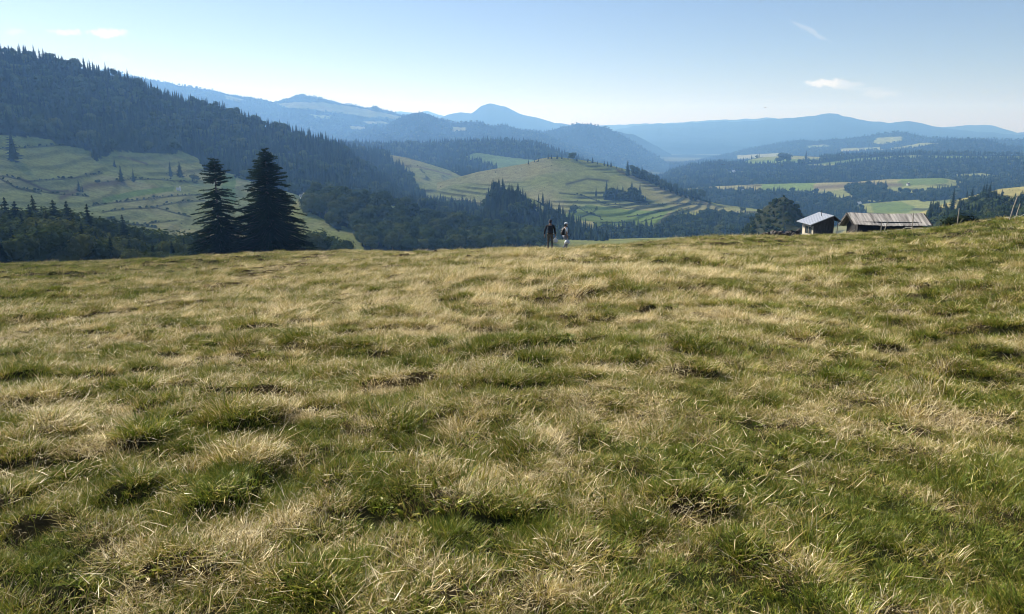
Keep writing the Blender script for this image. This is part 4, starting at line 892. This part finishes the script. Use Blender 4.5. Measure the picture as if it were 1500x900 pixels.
# ------------------------------------------------------------------ grass
def grass_mat():
    m, nt, out = newmat('grass_blades'); L = nt.links
    bv = N(nt, 'ShaderNodeAttribute', attribute_name='bv'); dr = N(nt, 'ShaderNodeAttribute', attribute_name='dry', attribute_type='INSTANCER'); oi = N(nt, 'ShaderNodeObjectInfo')
    hg = N(nt, 'ShaderNodeAttribute', attribute_name='hg')
    a = N(nt, 'ShaderNodeMath', operation='MULTIPLY_ADD', inp={1: .9, 2: -.45}); L.new(bv.outputs['Fac'], a.inputs[0])
    b = N(nt, 'ShaderNodeMath', operation='ADD', use_clamp=True); L.new(a.outputs[0], b.inputs[0]); L.new(dr.outputs['Fac'], b.inputs[1])
    col = ramp(nt, b.outputs[0], [(0, (.085, .118, .010)), (.25, (.165, .185, .02)), (.45, (.27, .235, .038)), (.62, (.29, .205, .075)), (.8, (.46, .36, .17)), (1, (.68, .58, .36))])
    v = N(nt, 'ShaderNodeMath', operation='MULTIPLY_ADD', inp={1: .95, 2: .82}); L.new(oi.outputs['Random'], v.inputs[0])
    sc = N(nt, 'ShaderNodeVectorMath', operation='SCALE'); L.new(col, sc.inputs[0]); L.new(v.outputs[0], sc.inputs['Scale'])
    d = N(nt, 'ShaderNodeBsdfDiffuse'); t = N(nt, 'ShaderNodeBsdfTranslucent'); mx = N(nt, 'ShaderNodeMixShader', inp={0: .2}); g = N(nt, 'ShaderNodeBsdfGlossy', inp={'Roughness': .42}); m2 = N(nt, 'ShaderNodeMixShader', inp={0: .025})
    L.new(sc.outputs[0], d.inputs[0]); L.new(sc.outputs[0], t.inputs[0]); L.new(d.outputs[0], mx.inputs[1]); L.new(t.outputs[0], mx.inputs[2])
    L.new(mx.outputs[0], m2.inputs[1]); L.new(g.outputs[0], m2.inputs[2]); g.inputs[0].default_value = (1, .95, .8, 1)
    L.new(m2.outputs[0], out.inputs[0]); return m
M['grass'] = grass_mat()
GR = np.random.default_rng(23)
def tuft(n, rad, l0, l1, w, th0, th1, c0, c1, lean=None, leank=0., z1=0., headed=0, seg=4):
    """n curved tapering blades; th = start angle from the vertical, c = extra bend, lean = common direction"""
    V, Q, T, BV = [], [], [], []
    for _ in range(n):
        r = rad * math.sqrt(GR.random()); a0 = GR.random() * 6.283; p = np.array((r * math.cos(a0), r * math.sin(a0), z1 * GR.random() - .02))
        fa = a0 + GR.normal() * .7 if lean is None else (lean + GR.normal() * (1.2 - leank)); ln = l0 + (l1 - l0) * GR.random() ** 1.4; th = th0 + (th1 - th0) * GR.random(); c = c0 + (c1 - c0) * GR.random()
        fd = np.array((math.cos(fa), math.sin(fa), 0)); tw = fa + GR.normal() * .8; wd = np.array((-math.sin(tw), math.cos(tw), .15 * GR.normal())); bv = GR.random(); o = len(V)
        for k in range(seg):
            q = k / (seg - 1); ww = w * (.75 + .5 * GR.random()) * (1 - .85 * q ** 1.6) * .5
            V += [p - wd * ww, p + wd * ww]; BV += [bv, bv]
            ang = min(th + c * q, 2.2); p = p + (fd * math.sin(ang) + np.array((0, 0, 1)) * math.cos(ang)) * ln / (seg - 1); p[2] = max(p[2], .004)
        for k in range(seg - 1): Q.append((o + 2 * k, o + 2 * k + 1, o + 2 * k + 3, o + 2 * k + 2))
        if headed and GR.random() < headed:
            e = (V[-1] + V[-2]) / 2
            for j in range(5):
                aa = GR.random() * 6.28; o = len(V); u = fd * .4 + np.array((math.cos(aa), math.sin(aa), .8)) * .5; s_ = np.array((-math.sin(aa), math.cos(aa), 0)) * .003; b = e - np.array((0, 0, .012 * j)); V += [b - s_, b + s_, b + u * .018]; BV += [1, 1, 1]; T.append((o, o + 1, o + 2))
    return np_mesh('tuft', np.array(V), Q, T or None, M['grass'], attrs={'bv': np.array(BV)})
KINDS = []
for _ in range(3): KINDS.append(tuft(48, .12, .04, .12, .0066, .1, 1.0, .3, 1.5))                                   # 0-2 short green
for _ in range(3): KINDS.append(tuft(26, .12, .07, .20, .0052, .2, 1.2, .3, 1.3, headed=.08))                       # 3-5 loose straw
for _ in range(3): KINDS.append(tuft(34, .19, .05, .20, .0052, 1.1, 1.55, -.2, .3, z1=.07))                          # 6-8 matted litter
for _ in range(3): KINDS.append(tuft(110, .11, .06, .17, .0056, .05, .95, .3, 1.5))                                  # 9-11 dense tussock
for _ in range(2): KINDS.append(tuft(4, .16, .14, .34, .0032, .1, 1.0, .1, .9, headed=.5, seg=5))                  # 12-13 tall stalks
for _ in range(3): KINDS.append(tuft(90, .45, .06, .17, .014, .1, .9, .3, 1.2, seg=3))                               # 14-16 wider green tufts
for _ in range(3): KINDS.append(tuft(90, .45, .12, .32, .010, .4, 1.1, .3, 1.1, lean=.2, leank=.7, seg=3))           # 17-19 wider straw tufts
for _ in range(2): KINDS.append(tuft(12, .05, .05, .11, .024, .6, 1.3, .2, .8))                                      # 20-21 broad leaved weeds
for _ in range(3): KINDS.append(tuft(34, .13, .12, .30, .0052, .35, 1.1, .4, 1.2, lean=.25, leank=.7, headed=.1))   # 22-24 wind leaning straw
for _ in range(3): KINDS.append(tuft(8, .22, .06, .2, .0038, .9, 1.5, -.2, .35, z1=.12))                                # 25-27 pale straws lying on top
def ring(r0, r1, dens):
    half = 1.9 if r1 <= 10 else 1.25 if r1 <= 14 else .98 if r1 <= 24 else .82
    n = int(dens * half * (r1 ** 2 - r0 ** 2)); r = np.sqrt(r0 ** 2 + (r1 ** 2 - r0 ** 2) * GR.random(n)); a = (GR.random(n) * 2 - 1) * half
    return r * np.sin(a), r * np.cos(a)
GP, GS, GI, GD, GT, GZ = [], [], [], [], [], []
def grow(x, y, kinds_f, smin, smax, dfn=None, lean=False, zoff=0):
    z = meadow_z(x, y); dr = dryness(x, y); pth = pathness(x, y); idx, sc_, dd, keep = kinds_f(x, y, dr, pth)
    s = (smin + (smax - smin) * GR.random(len(x))) * sc_; rz = np.where((idx >= 17) & (idx != 20) & (idx != 21), GR.normal(size=len(x)) * .55, GR.random(len(x)) * 6.283)
    k = keep
    GP.append(np.stack([x, y, z + zoff], -1)[k]); GS.append(s[k]); GI.append(idx[k]); GD.append(np.clip(dd, 0, 1)[k]); GZ.append(rz[k])
def tussock_field(x, y): return .35 + .75 * hummock(x, y)
def near_kinds(x, y, dr, pth):
    u = GR.random(len(x)); v = GR.integers(0, 3, len(x)); tf = tussock_field(x, y); r = np.hypot(x, y)
    pg = np.clip(1.2 - dr * 1.25, .08, .95)                              # share of green tufts
    lean = GR.random(len(x)) < smooth(7, 16, r) * smooth(.45, .75, dr)
    idx = np.where(u < pg, v, np.where(u < pg + (1 - pg) * (.45 + .3 * pth), 6 + v, np.where(lean, 22 + v, 3 + v)))
    sc_ = np.where(idx < 3, .75 + .55 * tf, .8 + .4 * tf) * (1 - .4 * pth)
    dd = np.where(idx < 3, .02 + .6 * dr, np.where(idx >= 6, .5 + .45 * dr, .45 + .45 * dr)) + GR.normal(size=len(x)) * .12 + .3 * pth
    return idx, sc_, dd, (vnoise(x / .26, y / .22, 88) > .22) | (GR.random(len(x)) < .3)
def clump(r0, r1, dens, s0, s1):
    """tussocks: each a handful of dense tufts of one colour grown round a point"""
    cx, cy = ring(r0, r1, dens); tone = GR.random(len(cx)); n = GR.integers(4, 12, len(cx)); rad = (.06 + .17 * GR.random(len(cx)) ** 1.6); X, Y, S_, D_ = [], [], [], []
    for i in range(len(cx)):
        q = GR.normal(size=(n[i], 2)) * rad[i] * (1.3, .8); X += list(cx[i] + q[:, 0]); Y += list(cy[i] + q[:, 1]); S_ += list((.75 + .5 * GR.random()) * np.exp(-(np.hypot(q[:, 0], q[:, 1]) / rad[i]) ** 2 / 6) + 0 * q[:, 0]); D_ += [tone[i]] * n[i]
    X, Y, S_, D_ = map(np.array, (X, Y, S_, D_)); dr = dryness(X, Y); pth = pathness(X, Y); k = pth < .35
    tone_ = np.where(D_ < .6, .0 + .25 * D_, np.where(D_ < .88, .44 + .3 * (D_ - .6), .75)) + .12 * (dr - .4)
    GP.append(np.stack([X, Y, meadow_z(X, Y) - .01], -1)[k]); GS.append((S_ * (s0 + (s1 - s0) * GR.random(len(X))))[k]); GI.append(9 + GR.integers(0, 3, k.sum())); GD.append(np.clip(tone_, 0, 1)[k]); GZ.append(GR.random(k.sum()) * 6.283)
def straw_kinds(x, y, dr, pth):
    return 25 + GR.integers(0, 3, len(x)), np.ones(len(x)), .66 + .3 * GR.random(len(x)), fbm(x / 1.2, y / .8, 97, 2) + .3 * dr > .52
def weed_kinds(x, y, dr, pth):
    return 20 + GR.integers(0, 2, len(x)), np.ones(len(x)), .0 + .3 * GR.random(len(x)), (fbm(x / 1.5, y / 1.5, 95, 2) > .55) & (pth < .3)
def stalk_kinds(x, y, dr, pth):
    return 12 + GR.integers(0, 2, len(x)), np.ones(len(x)), .62 + .35 * GR.random(len(x)), (vnoise(x / 2.5, y / 2.5, 91) + .35 * dr > .72) & (pth < .4)
def far_kinds(x, y, dr, pth):
    u = GR.random(len(x)); v = GR.integers(0, 3, len(x)); pg = np.clip(1.05 - dr * 1.1, .08, .95)
    idx = np.where(u < pg, 14 + v, 17 + v); tf = tussock_field(x, y)
    return idx, (.65 + .5 * tf) * (1 - .35 * pth), np.where(idx < 17, .06 + .6 * dr, .32 + .5 * dr) + GR.normal(size=len(x)) * .11 + .3 * pth, np.ones(len(x), bool)
grow(*ring(.4, 7, 560), near_kinds, .36, .62); grow(*ring(7, 13, 290), near_kinds, .45, .8); grow(*ring(13, 22, 120), near_kinds, .7, 1.1); grow(*ring(22, 36, 40), near_kinds, .85, 1.3)
clump(.8, 12, 4.2, .5, .9); clump(12, 30, 1.8, .65, 1.15); clump(30, 75, .5, .9, 1.6)
clump(2.5, 14, .7, .95, 1.5); clump(14, 36, .36, 1.2, 1.9); clump(36, 80, .09, 1.6, 2.4)
grow(*ring(.4, 10, 18), weed_kinds, .5, .9)
grow(*ring(.4, 9, 40), straw_kinds, .6, 1.1); grow(*ring(9, 22, 18), straw_kinds, .8, 1.4); grow(*ring(22, 45, 6), straw_kinds, 1.1, 1.8)
grow(*ring(.4, 12, 12), stalk_kinds, .5, 1.0); grow(*ring(12, 30, 5), stalk_kinds, .8, 1.3); grow(*ring(30, 70, 1.5), stalk_kinds, .9, 1.4)
grow(*ring(18, 45, 6), far_kinds, .6, 1.0); grow(*ring(45, 90, 3.4), far_kinds, .75, 1.25); grow(*ring(90, 125, 1.3), far_kinds, 1.0, 1.5)
GP = np.concatenate(GP); print('grass tufts', len(GP))
gn_scatter('grass', GP, np.concatenate(GS), np.concatenate(GZ), np.concatenate(GI), KINDS, 'dry straw and green grass covering the meadow in tussocks', 'grass', dry=np.concatenate(GD))
# ------------------------------------------------------------------ haze
def build_haze():
    mb = MB().box((-11400, -11400, -196), (11400, 11400, 300))
    m, nt, out = newmat('haze')
    v = N(nt, 'ShaderNodeVolumePrincipled')
    v.inputs['Color'].default_value = HAZE_C; v.inputs['Density'].default_value = HAZE_D; v.inputs['Anisotropy'].default_value = HAZE_G
    v.inputs['Absorption Color'].default_value = (1, 1, 1, 1)
    nt.links.new(v.outputs[0], out.inputs['Volume'])
    o = mb.build('haze', m); tag(o, 'thin blue haze filling the valleys', 'haze', kind='stuff')
    o.display_type = 'WIRE'
HAZE_C = (.24, .50, 1.0, 1); HAZE_D = 1.7e-4; HAZE_G = .3
build_haze()

# ------------------------------------------------------------------ light
SUN_AZ, SUN_EL = R(-46), R(36)
sd = Vector((math.sin(SUN_AZ) * math.cos(SUN_EL), math.cos(SUN_AZ) * math.cos(SUN_EL), math.sin(SUN_EL)))
sun = bpy.data.lights.new('sun', 'SUN'); sun.energy = 5.0; sun.angle = R(.55); sun.color = (1, .95, .86)
so = bpy.data.objects.new('sun', sun); COL.objects.link(so); so.rotation_euler = sd.to_track_quat('Z', 'Y').to_euler()
w = bpy.data.worlds.new('World'); SC.world = w; w.use_nodes = True; nt = w.node_tree; nt.nodes.clear(); L = nt.links
sky = N(nt, 'ShaderNodeTexSky', sky_type='NISHITA', sun_disc=False, sun_elevation=SUN_EL, sun_rotation=SUN_AZ, altitude=800, air_density=1.0, dust_density=.45, ozone_density=3.0)
SKY_S = .054
tc = N(nt, 'ShaderNodeTexCoord')
CLOUDS = [(160, 48, 25, 6, .85), (94, 47, 21, 4.5, .7), (22, 46, 12, 4, .35), (168, 84, 20, 7, .15), (1206, 122, 23, 6, .85), (1238, 125, 22, 5, .4), (1292, 138, 26, 5, .28), (1270, 131, 30, 3, .15)]
tint = N(nt, 'ShaderNodeVectorMath', operation='MULTIPLY'); L.new(sky.outputs[0], tint.inputs[0]); tint.inputs[1].default_value = (1.02, .955, 1.02); col = tint.outputs[0]
geo = tc.outputs['Generated']
nz = N(nt, 'ShaderNodeTexNoise', inp={'Scale': 95.0, 'Detail': 5, 'Roughness': .6}); L.new(geo, nz.inputs['Vector'])
nzv = N(nt, 'ShaderNodeVectorMath', operation='SUBTRACT'); L.new(nz.outputs[1], nzv.inputs[0]); nzv.inputs[1].default_value = (.5, .5, .5)
def cloud(col, cx, cy, rx, ry, op, tilt=0.0):
    az, t = pix_ray(cx, cy); el = math.atan(float(t)); az = float(az)
    fwd = Vector((math.sin(az) * math.cos(el), math.cos(az) * math.cos(el), math.sin(el)))
    rt = Vector((math.cos(az), -math.sin(az), 0)); up = rt.cross(fwd)
    if tilt: rt, up = rt * math.cos(tilt) + up * math.sin(tilt), up * math.cos(tilt) - rt * math.sin(tilt)
    def dot(v, s, amp):
        a = N(nt, 'ShaderNodeVectorMath', operation='DOT_PRODUCT'); L.new(geo, a.inputs[0]); a.inputs[1].default_value = v
        b = N(nt, 'ShaderNodeVectorMath', operation='DOT_PRODUCT'); L.new(nzv.outputs[0], b.inputs[0]); b.inputs[1].default_value = v * amp
        c = N(nt, 'ShaderNodeMath', operation='MULTIPLY_ADD', inp={1: F / s}); L.new(a.outputs['Value'], c.inputs[0]); L.new(b.outputs['Value'], c.inputs[2])
        e = N(nt, 'ShaderNodeMath', operation='POWER', inp={1: 2.0}); ab = N(nt, 'ShaderNodeMath', operation='ABSOLUTE'); L.new(c.outputs[0], ab.inputs[0]); L.new(ab.outputs[0], e.inputs[0]); return e.outputs[0]
    s = N(nt, 'ShaderNodeMath', operation='ADD'); L.new(dot(rt, rx, 1.6), s.inputs[0]); L.new(dot(up, ry, 2.6), s.inputs[1])
    mr = N(nt, 'ShaderNodeMapRange', interpolation_type='SMOOTHSTEP', inp={1: 1.25, 2: .05, 3: 0, 4: op}); L.new(s.outputs[0], mr.inputs[0])
    f = N(nt, 'ShaderNodeVectorMath', operation='DOT_PRODUCT'); L.new(geo, f.inputs[0]); f.inputs[1].default_value = fwd
    g = N(nt, 'ShaderNodeMath', operation='GREATER_THAN', inp={1: .5}); L.new(f.outputs['Value'], g.inputs[0])
    mm = N(nt, 'ShaderNodeMath', operation='MULTIPLY'); L.new(mr.outputs[0], mm.inputs[0]); L.new(g.outputs[0], mm.inputs[1])
    mx = N(nt, 'ShaderNodeMix', data_type='RGBA'); L.new(mm.outputs[0], mx.inputs[0]); L.new(col, mx.inputs[6]); mx.inputs[7].default_value = (10, 9.8, 9.4, 1)
    return mx.outputs[2]
for c in CLOUDS: col = cloud(col, *c)
col = cloud(col, 1188, 46, 30, 4, .2, -.5)
bg = N(nt, 'ShaderNodeBackground', inp={'Strength': SKY_S}); L.new(col, bg.inputs[0])
wo = N(nt, 'ShaderNodeOutputWorld'); L.new(bg.outputs[0], wo.inputs[0])

# ------------------------------------------------------------------ camera and render settings
cam = bpy.data.cameras.new('camera'); co = bpy.data.objects.new('camera', cam); COL.objects.link(co)
cam.sensor_width = 36; cam.lens = F / W0 * 36; cam.clip_start = .05; cam.clip_end = 40000
co.location = (0, 0, 0); co.rotation_euler = (math.pi / 2 - PITCH, 0, 0); SC.camera = co
SC.view_settings.view_transform = 'Standard'; SC.view_settings.look = 'None'; SC.view_settings.exposure = 0.92; SC.view_settings.gamma = 1; SC.view_settings.use_curve_mapping = False
cy = SC.cycles; cy.use_denoising = True; cy.max_bounces = 6; cy.diffuse_bounces = 3; cy.glossy_bounces = 2; cy.transmission_bounces = 4; cy.volume_bounces = 1; cy.transparent_max_bounces = 6
cy.sample_clamp_indirect = 4; cy.filter_width = 1.0
